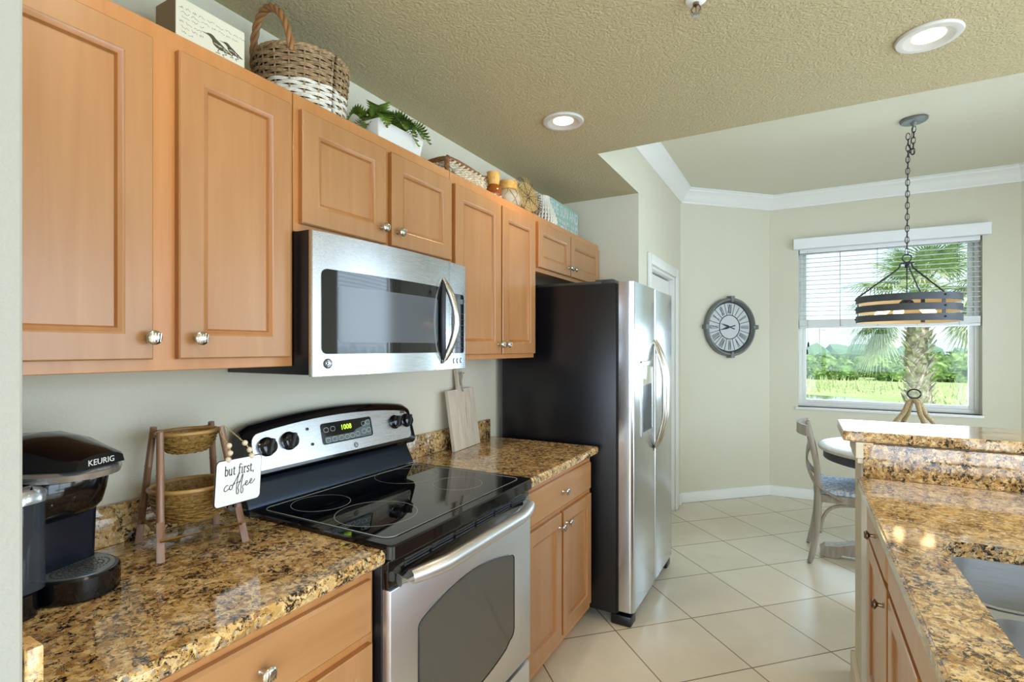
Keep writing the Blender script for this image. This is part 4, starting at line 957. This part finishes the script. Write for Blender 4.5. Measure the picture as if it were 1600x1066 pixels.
SER = {  # serif lower-case strokes, x-height 1
 'b':(.62,[[(.1,1.55),(.1,0)],[(0,1.55),(.1,1.55)],[(.1,.75),(.25,.98),(.48,.9),(.55,.5),(.45,.08),(.25,0),(.1,.2)]]),
 'u':(.72,[[(.1,1),(.1,.25),(.2,.02),(.4,.05),(.52,.3)],[(.52,1),(.52,0)],[(0,1),(.1,1)],[(.42,1),(.52,1)],[(.52,0),(.64,0)]]),
 't':(.46,[[(.15,1.3),(.15,.2),(.22,.0),(.4,.08)],[(0,1),(.36,1)]]),
 'f':(.42,[[(.48,1.5),(.32,1.58),(.18,1.4),(.15,1.1),(.15,0)],[(0,1),(.36,1)],[(.03,0),(.28,0)]]),
 'i':(.36,[[(.15,1),(.15,0)],[(.03,1),(.15,1)],[(.03,0),(.28,0)],[(.13,1.38),(.17,1.42)]]),
 'r':(.52,[[(.12,1),(.12,0)],[(0,1),(.12,1)],[(0,0),(.26,0)],[(.12,.7),(.25,.95),(.42,.98),(.46,.88)]]),
 's':(.52,[[(.42,.8),(.38,.97),(.2,1),(.06,.85),(.12,.62),(.34,.45),(.42,.22),(.3,.02),(.1,.02),(.04,.2)]]),
 ',':(.3,[[(.08,.1),(.12,-.02),(.05,-.25)]]), ' ':(.38,[])}
bm = bmnew(); x = .022
for ch in 'but first,':
    adv, st = SER[ch]; strokes(bm, st, x, .074, .0152, .0021); x += (adv+.08)*.0152
SCR = [[(.9,1.0),(.55,1.1),(.15,.7),(.05,.25),(.35,0),(.8,.2),(1.25,.5)],
 [(1.6,1.0),(1.25,.85),(1.15,.4),(1.4,.1),(1.75,.3),(1.8,.8),(1.6,1.0),(1.9,.85),(2.3,1.3)],
 [(1.9,1.0),(2.5,1.9),(3.0,2.9),(3.1,3.1),(2.9,2.2),(2.7,.6),(2.75,-.8),(3.05,-1.0),(3.2,-.5),(2.95,.2)],
 [(2.6,1.15),(3.6,1.35)],
 [(2.95,.2),(3.5,1.6),(3.95,2.7),(3.95,2.2),(3.7,.6),(3.7,-.8),(4.0,-1.0),(4.2,-.4),(4.0,.2),(4.6,.6)],
 [(4.6,.6),(5.0,.8),(5.05,1.1),(4.8,1.15),(4.65,.7),(4.8,.3),(5.2,.4),(5.6,.8)],
 [(5.6,.8),(6.0,1.0),(6.05,1.3),(5.8,1.35),(5.65,.9),(5.8,.5),(6.2,.55),(6.8,1.2)]]
strokes(bm, SCR, .022, .036, .0128, .0017)
obj('lettering', bm, M['print'], sb, 0)
bm = bmnew(); hk = Vector((.238,.812,1.214))
L_ = smooth_path([SP(.030,SH-.002,.003),SP(.034,SH+.03,.003),hk+Vector((.006,-.012,-.02)),hk],6); R_ = smooth_path([SP(.098,SH-.002,.003),SP(.082,SH+.03,.003),hk+Vector((.004,.016,-.016)),hk],6)
add_tube(bm, L_, .0014, 5); add_tube(bm, R_, .0014, 5); obj('string', bm, M['rope'], d2)
for P_ in (L_, R_):
    for k in (1,4,7): 
        bm = bmnew(); add_sphere(bm, P_[k]+nz*.001, .0072); obj('bead', bm, M['bead'], d2)

# ---------------------------------------------------------------- cutting board leaning on the wall
d = thing('cutting_board', 'pale plank cutting board with handle leaning behind the counter', 'cutting board', (.06,2.16,.915))
lean = math.atan2(.062,.40); bo = Vector((.098,2.04,.916)); bu = Vector((-.10,.99,0)).normalized(); bv = (Vector((-math.sin(lean),0,math.cos(lean)))).normalized(); bn = bu.cross(bv)
if bn.x < 0: bn = -bn
def BP(a,b,h): return bo+bu*a+bv*b+bn*h
BW, BH = .268, .295
out = [(0,0),(BW,0),(BW,BH),(.155,BH),(.150,BH+.012),(.148,BH+.10),(.140,BH+.112),(.120,BH+.112),(.112,BH+.10),(.110,BH+.012),(.105,BH),(0,BH)]
bm = bmnew(); add_prism(bm, out, lambda a,b:BP(a,b,-.016), lambda a,b:BP(a,b,0)); obj('board', bm, M['boardwood'], d, 30)
bm = bmnew()
for k in range(9):
    x = random.uniform(.03,BW-.03); y0 = random.uniform(.03,.16); pts = [(x+random.uniform(-.004,.004)+.01*t/6, y0+t*.02) for t in range(7)]
    add_ribbon(bm, pts, [.0006,.0012,.0015,.001,.0014,.001,.0006], BP(0,0,.0001), bu, bv, bn, .0002)
obj('grain_cracks', bm, M['printg'], d, 0)
bm = bmnew(); add_tube(bm, smooth_path([BP(.13,BH+.02,.004),BP(.14,BH+.06,.012),BP(.135,BH+.085,.014),BP(.128,BH+.06,.012),BP(.135,BH+.01,.008),BP(.145,BH-.015,.005)],6), .003, 6); add_tube(bm, [BP(.125,BH+.075,.012),BP(.165,BH+.078,.012)], .0025, 6); obj('twine', bm, M['greywood'], d)

# ---------------------------------------------------------------- decor on top of the upper cabinets
ZC = ZT+.0005
d = thing('block_sign', 'cream box sign with two sandpipers on top of the cabinets', 'sign', (.155,.80,ZC))
bx0,bx1,by0,by1,bz1 = .110,.200,.713,.893,2.285
bm = bmnew(); add_box(bm, bx0,bx1,by0,by1,ZC,bz1,.001,1); bs = obj('box', bm, M['grey_side'], d)
bm = bmnew(); add_box(bm, bx1+.0001,bx1+.002,by0,by1,ZC,bz1); fp_ = obj('face', bm, M['cream_box'], d, 0); 
def BIRD(a,b,h=.0003): return Vector((bx1+.002+h, by0+a*.18, ZC+b*.142))
def bird(ox, oy, s):
    bm = bmnew()
    B = [(-.30,.44),(-.16,.47),(-.10,.52),(-.02,.54),(.05,.50),(.10,.42),(.22,.33),(.36,.20),(.52,.06),(.60,.0),(.50,-.01),(.42,-.02),(.34,.0),(.25,-.02),(.12,.02),(.04,.10),(.01,.20),(.0,.30),(-.06,.38),(-.12,.42),(-.18,.43)]
    add_prism(bm, [(ox+a*s, oy+b*s*.74) for a,b in B], lambda a,b:BIRD(a,b,.0001), lambda a,b:BIRD(a,b,.0006))
    for L in ([(.20,.0),(.16,-.12),(.22,-.2),(.10,-.22)],[(.34,.0),(.42,-.10),(.30,-.18),(.34,-.27)]):
        add_ribbon(bm, [(ox+a*s, oy+b*s*.74) for a,b in L], .012, BIRD(0,0,.0002), Vector((0,.18,0)), Vector((0,0,.142)), Vector((1,0,0)), .0003)
    o = obj('bird_drawing', bm, M['art'], fp_, 0)
    bm = bmnew()
    for k in range(12):
        t = k/11; a = ox+(.06+.34*t+random.uniform(-.02,.02))*s; b = oy+(.22-.16*t+random.uniform(-.03,.05))*s*.74
        add_ribbon(bm, [(a,b),(a+.06*s,b-.03*s)], .008, BIRD(0,0,.0007), Vector((0,.18,0)), Vector((0,0,.142)), Vector((1,0,0)), .0002)
    obj('plumage_marks', bm, M['cream_box'], o, 0)
bird(.50,.52,.52); bird(.73,.55,.42)
bm = bmnew()
for r_ in range(6):
    y = .93-.085*r_; x = .04+.02*(r_%3); x1 = (.95,.88,.34,.30,.33,.26)[r_]
    while x < x1:
        w = random.uniform(.05,.12); n_ = 7; 
        add_ribbon(bm, [(x+w*k/n_, y+random.uniform(-.022,.022)) for k in range(n_+1)], .006, BIRD(0,0,.0002), Vector((0,.18,0)), Vector((0,0,.142)), Vector((1,0,0)), .0002); x += w+.03
obj('script_lines', bm, M['printg'], fp_, 0)

d = thing('wicker_basket', 'round wicker basket with tall handle and whitewashed lower half on the cabinets', 'basket', (.162,1.115,ZC))
bcx, bcy, br0, br1, bh = .162, 1.115, .125, .140, .168
n_ = 80
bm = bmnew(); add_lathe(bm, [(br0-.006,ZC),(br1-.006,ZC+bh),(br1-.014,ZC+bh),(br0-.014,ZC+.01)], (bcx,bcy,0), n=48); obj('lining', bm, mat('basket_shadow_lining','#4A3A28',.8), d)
def weave_rows(r0, r1, nrow):
    bm = bmnew(); 
    for r_ in range(r0, r1):
        t = (r_+.5)/nrow; R = br0+(br1-br0)*t; z = ZC+.004+(bh-.006)*t
        for sub in (0,1):
            add_tube(bm, [(bcx+(R+.0042*math.cos(10*2*PI*k/n_+PI*r_))*math.cos(2*PI*k/n_), bcy+(R+.0042*math.cos(10*2*PI*k/n_+PI*r_))*math.sin(2*PI*k/n_), z+(sub-.5)*.0052) for k in range(n_)], .0028, 5, closed=True)
    return bm
obj('painted_weave', weave_rows(0,7,15), M['wicker_white'], d, 60); obj('natural_weave', weave_rows(7,15,15), M['wicker'], d, 60)
bm = bmnew()
for k in range(20):
    a = 2*PI*k/20; add_tube(bm, [(bcx+br0*math.cos(a),bcy+br0*math.sin(a),ZC),(bcx+br1*math.cos(a),bcy+br1*math.sin(a),ZC+bh)], .003, 6)
obj('stakes', bm, M['wicker'], d, 60)
bm = bmnew()
for q in range(3): add_tube(bm, [(bcx+(br1+.0035*math.cos(14*2*PI*k/n_+q*2.1))*math.cos(2*PI*k/n_), bcy+(br1+.0035*math.cos(14*2*PI*k/n_+q*2.1))*math.sin(2*PI*k/n_), ZC+bh+.004+.004*math.sin(14*2*PI*k/n_+q*2.1)) for k in range(n_)], .0045, 6, closed=True)
obj('braided_rim', bm, M['wicker'], d, 60)
bm = bmnew(); A_, B_ = [Vector((bcx+br1*math.cos(math.radians(a)),bcy+br1*math.sin(math.radians(a)),ZC+bh-.02)) for a in (-138,-50)]
mid, half = (A_+B_)/2, (B_-A_)/2; hu = half.normalized(); hn = Vector((hu.y,-hu.x,0)); hv = (Vector((0,0,1))+hn*.12).normalized()
for q in range(3):
    pts = []
    for k in range(49):
        t = PI*k/48; ph = k*.55+q*2*PI/3; rad = hu*-math.cos(t)+hv*math.sin(t)
        pts.append(mid+hu*(-math.cos(t)*half.length)+hv*(.150*math.sin(t))+rad*(.006*math.cos(ph))+hn*(.006*math.sin(ph)))
    add_tube(bm, pts, .006, 7)
obj('handle', bm, mat('tan_handle','#A8784A',.5), d, 60)

d = thing('potted_fern', 'green fern in a white rectangular planter on top of the cabinets', 'plant', (.20,1.46,ZC))
px0,px1,py0,py1,ph = .09,.262,1.352,1.600,.088
bm = bmnew(); secs = [[(a,b,z) for a,b in rrect(px0+i,px1-i,py0+i,py1-i,.006,3)] for z,i in ((ZC,.012),(ZC+ph,0),(ZC+ph,.010),(ZC+ph-.015,.012))]; add_loft(bm, secs); obj('planter', bm, M['pot'], d, 30)
def frond(org, az, L, rise, droop, nl=15, wd=.042):
    bm = bmnew(); o = Vector(org); h = Vector((math.cos(az),math.sin(az),0)); sd = Vector((-h.y,h.x,0)); pts = []
    for k in range(nl+1):
        t = k/nl; pts.append(o+h*(L*(t-.18*t*t))+Vector((0,0,rise*math.sin(min(1,t*1.25)*PI/2)-droop*t*t)))
    add_tube(bm, pts, [.0016*(1-.7*k/nl) for k in range(nl+1)], 5)
    for k in range(1,nl+1):
        t = k/nl; w = wd*(math.sin(PI*min(1,.12+t*.88))**.8)*.95+.004; d_ = (pts[k]-pts[k-1]).normalized(); up_ = sd.cross(d_)
        for s in (-1,1):
            a = pts[k]-d_*.0045; b = pts[k]+d_*.0045; m_ = pts[k]+sd*(s*w*.55)+d_*(.010)-up_*abs(s)*.004; e = pts[k]+sd*(s*w)+d_*.017-up_*.012
            v = [bm.verts.new(x) for x in (a, m_-d_*.005, e, m_+d_*.006, b)]; bm.faces.new(v if s > 0 else v[::-1])
    return bm
for k in range(26):
    a = 2*PI*k/26+random.uniform(-.15,.15); oy = random.uniform(-.07,.07); L = random.uniform(.11,.16)
    a2 = a if math.cos(a) > -.45 else a+random.choice((-1,1))*.9
    L *= .72 if math.cos(a2) < -.2 else 1
    o = obj('frond', frond((.185+.02*math.cos(a),1.47+oy,ZC+ph-.004), a2, L, random.uniform(.05,.10), random.uniform(.05,.11)), M['fern'], d, 60)
    
d = thing('seagrass_basket', 'rectangular seagrass basket with open loop handles beside the fern', 'basket', (.15,1.93,ZC))
gx0,gx1,gy0,gy1,gh = .055,.235,1.795,2.105,.092
bm = bmnew()
for r_ in range(5):
    z = ZC+.014+.018*r_
    for q in range(2):
        P = []; per = rrect(gx0,gx1,gy0,gy1,.018,3); L = len(per)
        for i in range(L):
            a = Vector((*per[i],0)); b = Vector((*per[(i+1)%L],0)); k = max(1,int((b-a).length/.008))
            for j in range(k): P.append(a+(b-a)*j/k)
        end = [p for p in P]
        P = [Vector((p.x + 0, p.y, z+.0065*math.sin(i*.75+q*PI+r_))) + Vector((.004*math.cos(i*.75+q*PI+r_)*(1 if p.x>.15 else -1),0,0)) for i,p in enumerate(P)]
        if r_ < 3: 
            # the near end has its cut-out hand hole: keep only the sides and far end there
            A = [p for p in P if p.y > gy0+.03]; s0 = max(range(len(A)), key=lambda i:(A[i]-A[i-1]).length); A = A[s0:]+A[:s0]; add_tube(bm, A, .0065, 6)
        else: add_tube(bm, P, .0065, 6, closed=True)
obj('woven_sides', bm, M['seagrass_pale'], d, 60)
bm = bmnew()
for q in range(2): add_tube(bm, [(a,b,ZC+gh+.004+.005*math.sin(i*.9+q*PI)) for i,(a,b) in enumerate(smooth_path([Vector((*p,0)) for p in rrect(gx0,gx1,gy0,gy1,.018,3)],4,True)) ] if False else [(p.x,p.y,ZC+gh+.006*math.sin(i*.9+q*PI)) for i,p in enumerate(smooth_path([Vector((*p,0)) for p in rrect(gx0,gx1,gy0,gy1,.018,3)],4,True))], .0085, 6, closed=True)
for x in (gx0+.004,gx1-.004):
    for q in range(2): add_tube(bm, [(x+.005*math.sin(k*.9+q*PI),gy0-.002+.004*math.cos(k*.9+q*PI),ZC+.010+k*.006) for k in range(15)], .0085, 6)
add_tube(bm, [(gx0,gy0,ZC+.01),(gx1,gy0,ZC+.01)], .008, 6); obj('brown_rim', bm, M['seagrass'], d, 60)

d = thing('driftwood_stick', 'pale driftwood branch standing behind the amber vase', 'driftwood', (.10,2.07,ZC))
bm = bmnew(); add_tube(bm, smooth_path([(.10,2.085,ZC),(.10,2.08,ZC+.08),(.095,2.075,ZC+.17)],5), [.013]*11, 9); obj('branch', bm, M['drift'], d, 60)
d = thing('amber_vase', 'small amber glass vase with honey wooden neck on the cabinets', 'vase', (.245,2.150,ZC))
bm = bmnew(); add_lathe(bm, [(.028,ZC),(.040,ZC+.012),(.043,ZC+.035),(.036,ZC+.06),(.026,ZC+.072)], (.245,2.150,0), n=24); obj('glass_body', bm, M['amber'], d)
bm = bmnew(); add_lathe(bm, [(.026,ZC+.0725),(.031,ZC+.09),(.034,ZC+.108),(.030,ZC+.126),(.033,ZC+.132),(.026,ZC+.132),(.022,ZC+.09)], (.245,2.150,0), n=24); obj('neck', bm, M['honey'], d)
bm = bmnew(); add_tube(bm, [(.245+.037*math.cos(t),2.150+.037*math.sin(t),ZC+.012+.006*math.sin(5*t)) for t in [2*PI*k/30 for k in range(30)]], .005, 6, closed=True); obj('shell_trim', bm, M['pot'], d)
d = thing('netted_jar', 'clear glass jar with honey wooden collar and rope net', 'jar', (.215,2.345,ZC))
bm = bmnew(); add_lathe(bm, [(.04,ZC),(.060,ZC+.015),(.070,ZC+.045),(.064,ZC+.075),(.046,ZC+.098)], (.215,2.345,0), n=28); obj('glass_body', bm, M['jarglass'], d)
bm = bmnew(); add_lathe(bm, [(.046,ZC+.0985),(.053,ZC+.102),(.050,ZC+.140),(.052,ZC+.145),(.044,ZC+.145),(.042,ZC+.10)], (.215,2.345,0), n=28); obj('collar', bm, M['honey'], d)
bm = bmnew()
for s in (-1,1):
    for k in range(7):
        a0 = 2*PI*k/7; add_tube(bm, [(.215+(r+.003)*math.cos(a0+s*t),2.345+(r+.003)*math.sin(a0+s*t),ZC+z) for r,z,t in ((.052,.005,0),(.062,.018,.15),(.070,.045,.45),(.064,.075,.75),(.048,.098,.9))], .0025, 6)
obj('rope_net', bm, M['rope'], d, 60)
d = thing('woven_fan', 'round woven palm disc with radiating spokes propped on the cabinets', 'wall decor', (.20,2.55,ZC))
fo = Vector((.222,2.555,ZC+.1205)); fu = Vector((.26,1,0)).normalized(); fv = Vector((-.20,.05,1)).normalized(); fn = fu.cross(fv); RFN = .118
def FP(r,a,h=0): return fo+fu*(r*math.cos(a))+fv*(r*math.sin(a))+fn*h
bm = bmnew(); add_loft(bm, [[FP(r,2*PI*k/48,h) for k in range(48)] for r,h in ((.086,-.002),(.086,.002))])
for r in (.02,.035,.05,.065,.08): add_tube(bm, [FP(r,2*PI*k/48,.002) for k in range(48)], .0035, 5, closed=True)
obj('woven_disc', bm, M['disc'], d, 60)
bm = bmnew()
for k in range(44): a = 2*PI*k/44; add_tube(bm, [FP(.08,a,.001),FP(RFN-.003*(k%2),a,.001)], .0028, 5)
obj('fringe_spokes', bm, M['disc'], d, 60)
bm = bmnew()
for k in range(8): a = 2*PI*k/8+.2; add_tube(bm, [FP(.006,a,.006),FP(.105,a,.004)], .0016, 5)
obj('dark_spokes', bm, M['bronze'], d, 60)
d = thing('corded_vase', 'white corded tapering vase left of the teal sign', 'vase', (.19,2.78,ZC))
bm = bmnew(); vp = [(.085,0),(.094,.02),(.090,.05),(.072,.10),(.056,.14),(.050,.165),(.053,.178)]
add_lathe(bm, [(r-.006,ZC+z) for r,z in vp]+[(.040,ZC+.176),(.035,ZC+.12)], (.19,2.78,0), n=36)
obj('core', bm, mat('vase_core','#5E5648',.8), d, 60)
bm = bmnew()
for k in range(30):
    a = 2*PI*k/30; pts = smooth_path([Vector((0.19+r*math.cos(a+z*1.5),2.78+r*math.sin(a+z*1.5),ZC+z+.004)) for r,z in vp],5)
    add_tube(bm, pts, [.0078+.0022*math.sin(i*2.2) for i in range(len(pts))], 6)
obj('cord_strands', bm, M['cotton'], d, 60)
d = thing('beach_sign', 'teal wooden sign reading "the sun and the sand and" above the refrigerator cabinet', 'sign', (.17,3.14,ZC))
bm = bmnew(); add_box(bm, .178,.20,2.895,3.355,ZC,ZC+.080,.002); add_box(bm, .178,.20,2.895,3.355,ZC+.084,ZC+.205,.002) if False else None
add_box(bm, .178,.20,2.895,3.355,ZC+.083,ZC+.215,.002); sg = obj('planks', bm, M['teal'], d)
text('lettering', 'THE SUN AND', .098, (.2004,2.905,ZC+.130), (0,1,0), (0,0,1), M['printw'], sg, .0005, sx=.70)
text('lettering', 'THE SAND AND', .098, (.2004,2.905,ZC+.042), (0,1,0), (0,0,1), M['printw'], sg, .0005, sx=.635)

# ---------------------------------------------------------------- outside the dining window
GZ = -.35
m = mat('meadow', '#7F9A4A', .9, spec=.1); n = N(m); a = n.noise(n.coord(), .35, 6, .65); b = n.noise(n.coord(), 5, 4, .7)
n.color(n.mix(.4, n.ramp(a.outputs[0], [(.35,'#8FA265'),(.55,'#B4C18A'),(.7,'#CBCFA4')]), n.ramp(b.outputs[0], [(.35,'#5E7836'),(.65,'#B9C985')]))); M['meadow'] = m
bm = bmnew(); add_box(bm, -60,90,5.9,140,GZ-.3,GZ); struct('ground_meadow', bm, M['meadow'], 'green meadow beyond the window', 'ground')
bm = bmnew(); pts = smooth_path([Vector((x,y,0)) for x,y in ((-9,18.5),(-2,17.5),(3.1,17.8),(4.4,19.2),(3.2,21.6),(0,23.2),(-6,24.5),(-12,23))],8,True)
add_loft(bm, [[(p.x,p.y,z) for p in pts] for z in (GZ-.05,GZ+.012)]); struct('water_pond', bm, mat('pond_water','#5E6A52',.06,spec=.8), 'still pond beyond the window', 'water')
bm = bmnew()
for k in range(2600):
    x = random.uniform(-4,16); y = random.uniform(18.0,30)
    if x < 4.6 and 17.4 < y < 23.6+(-x*.2 if x<0 else 0): y = random.uniform(23.5,31)
    h = random.uniform(.12,.34)*(1.3 if y > 26 else 1); a = random.uniform(0,PI); w = random.uniform(.02,.05); dx, dy = math.cos(a)*w, math.sin(a)*w; l = random.uniform(-.1,.1)
    v = [bm.verts.new(p) for p in ((x-dx,y-dy,GZ),(x+dx,y+dy,GZ),(x+l,y+l*.5,GZ+h))]; bm.faces.new(v)
tag(obj('tall_grass', bm, leafmat('tall_grass','#97A86C','#CFD4AA',.9), None, 0), 'tall pale grass along the pond bank', 'grass', None, 'stuff')
def leafy(name, c0, c1, c2, sc):
    m = mat(name, c1, .85, spec=.1); n = N(m); a = n.noise(n.coord(), sc, 5, .75); n.color(n.ramp(a.outputs[0], [(.35,c0),(.5,c1),(.66,c2)])); return m
BUSH = [leafy('thicket_leaf','#2C4422','#61803F','#A5BB76',2.6)] or [leafmat('shrub_leaf','#4E6B30','#7E9A50',.8), leafmat('shrub_leaf_dark','#3C5A34','#5F8048',.8)]
def bush_mesh(seed, dark):
    rnd = random.Random(seed); bm = bmnew()
    for k in range(7): 
        bmesh.ops.create_icosphere(bm, subdivisions=2, radius=rnd.uniform(.45,.7), matrix=Matrix.Translation((rnd.uniform(-.8,.8),rnd.uniform(-.5,.5),rnd.uniform(.35,.75))))
    for v in bm.verts: v.co += Vector((rnd.uniform(-.13,.13),rnd.uniform(-.13,.13),rnd.uniform(-.13,.13)))
    for k in range(620):
        a = rnd.uniform(0,2*PI); e = rnd.uniform(-.2,1.45); R = rnd.uniform(.95,1.12)
        p = Vector((1.35*R*math.cos(a)*math.cos(e), 1.05*R*math.sin(a)*math.cos(e), .45+.85*R*math.sin(e)*(.8+.2*math.sin(3*a)))); s = rnd.uniform(.05,.11)
        q = Vector((rnd.uniform(-1,1),rnd.uniform(-1,1),rnd.uniform(-.3,1))).normalized(); u, w = frame_from(q)
        bm.faces.new([bm.verts.new(p+u*s),bm.verts.new(p+w*s*.5),bm.verts.new(p-u*s),bm.verts.new(p-w*s*.5)])
    me = bpy.data.meshes.new('shrub'); bm.to_mesh(me); bm.free(); me.materials.append(BUSH[dark]); return me
bm = bmnew(); tmp = [bush_mesh(q, 0) for q in range(4)]
for k in range(34):
    row = k % 2; x = -6+ (k//2)*1.65+random.uniform(-.4,.4); y = (37.5 if row else 33.5)+random.uniform(-.8,.8)+.12*x
    q = random.uniform(.85,1.12)*(1.22 if row else .95); n0 = len(bm.verts); bm.from_mesh(tmp[k%4]); bm.verts.ensure_lookup_table()
    bmesh.ops.transform(bm, matrix=Matrix.Translation((x,y,GZ-.1)) @ Matrix.Rotation(random.uniform(0,6),4,'Z') @ Matrix.Diagonal((q,q,q*.92,1)), verts=bm.verts[n0:])
for me in tmp: bpy.data.meshes.remove(me)
tag(obj('thicket', bm, BUSH[0], None, 0), 'dense green thicket at the far side of the meadow', 'undergrowth', None, 'stuff')
bm = bmnew()
for k in range(130):
    an = math.radians(-40+220*k/129); x = 95*math.cos(an); y = 92*math.sin(an)+random.uniform(-3,3); bmesh.ops.create_icosphere(bm, subdivisions=2, radius=random.uniform(1.3,2.1), matrix=Matrix.Translation((x,y,GZ+random.uniform(.2,.8))))
for v in bm.verts: v.co += Vector([random.uniform(-.25,.25) for _ in range(3)])
tag(obj('treeline', bm, leafmat('treeline_green','#54705E','#6E8A72',.9), None, 0), 'hazy far treeline on the horizon beyond the meadow', 'treeline', None, 'stuff')
for k,(x,h) in enumerate(((1.2,5.2),(3.6,4.4),(-1.5,4.6))):
    d = thing('utility_pole', ['slim distant utility pole seen through the window, middle of three','slim distant utility pole nearest the palm','slim distant utility pole nearest the left jamb'][k], 'pole', (x,75,GZ), 0, 'utility poles on the horizon')
    bm = bmnew(); add_tube(bm, [(x,75,GZ),(x,75,GZ+h)], .07, 6); obj('post', bm, M['greywood'], d); bm = bmnew(); add_box(bm, x-.6,x+.6,74.95,75.05,GZ+h-.5,GZ+h-.4); obj('crossarm', bm, M['greywood'], d)
# cabbage palm
PT = Vector((3.86,14.7,GZ)); PC = PT+Vector((.05,0,2.98))
d = thing('palm_tree', 'cabbage palm with shaggy trunk right outside the dining window', 'palm tree', tuple(PT))
bm = bmnew(); tp = [PT+Vector((.03*math.sin(k*.6),0,2.95*k/14)) for k in range(15)]; add_tube(bm, tp, [.24-.004*k for k in range(13)]+[.22,.2], 14)
trm = weave('palm_trunk', '#7B6F62', '#CFC6B8', 9, .9); tro = obj('trunk', bm, trm, d, 60)
bm = bmnew()
for k in range(95):
    z = .25+2.55*k/95; a = k*2.4; r = .225-.02*k/95; o = PT+Vector((0,0,z)); c_, s_ = math.cos(a), math.sin(a); rad = Vector((c_,s_,0)); tn = Vector((-s_,c_,0)); L = random.uniform(.12,.24)
    p = o+rad*r; e = p+rad*(.10+.05*random.random())+Vector((0,0,L))+tn*random.uniform(-.08,.08)
    add_loft(bm, [[p+tn*.06+rad*.01,p-tn*.06+rad*.01,p-tn*.06-rad*.03,p+tn*.06-rad*.03],[e+tn*.022,e-tn*.022,e-tn*.02-rad*.015,e+tn*.02-rad*.015]])
obj('leaf_bases', bm, weave('palm_boots', '#8C7F70', '#E0D8CB', 7, .9), d, 0)
pf = [leafmat('palm_leaf','#5F7F4C','#93AC72',.6), leafmat('palm_leaf_pale','#8FA069','#C9CFA0',.7)]
def fan(az, el, L, R, droop, nl=34):
    bm = bmnew(); h = Vector((math.cos(az)*math.cos(el),math.sin(az)*math.cos(el),math.sin(el))); sd = Vector((-math.sin(az),math.cos(az),0))
    o = PC+Vector((random.uniform(-.08,.08),random.uniform(-.08,.08),random.uniform(-.25,.15)))
    pts = [o+h*(L*t)+Vector((0,0,-droop*.35*t*t)) for t in [k/5 for k in range(6)]]; add_tube(bm, pts, [.022,.02,.018,.016,.014,.012], 5)
    b = pts[-1]; hd = (pts[-1]-pts[-2]).normalized(); upv = sd.cross(hd)
    if upv.z < 0: upv = -upv
    for k in range(nl):
        a = math.radians(-125+250*k/(nl-1)); dr_ = (hd*math.cos(a)+sd*math.sin(a)); l = R*(.72+.28*math.cos(a*.7))*random.uniform(.9,1.08)
        base_ = b+hd*(.10*math.cos(a*.5)); w = .020
        P = []
        for t in (0,.3,.62,1): P.append(base_+dr_*(l*t)-Vector((0,0,droop*.42*t**2.2))+upv*(.04*math.sin(PI*t)*.6))
        sv = dr_.cross(upv).normalized(); ww = (.006,w,w*.7,.002); V = [(bm.verts.new(p+sv*x),bm.verts.new(p-sv*x)) for p,x in zip(P,ww)]
        for i in range(3): bm.faces.new((V[i][0],V[i][1],V[i+1][1],V[i+1][0]))
    return bm
for k in range(44):
    az = k*2.399963; t = k/43; el = math.radians(72-118*t+random.uniform(-8,8)); 
    if el < .15: az = (0 if k % 2 else PI)+random.uniform(-.55,.55)
    obj('frond', fan(az, max(el,-.45), random.uniform(.75,.95), random.uniform(.70,.88), .35+.6*t), pf[1 if (k%3==0 or k>34) else 0], d, 0)
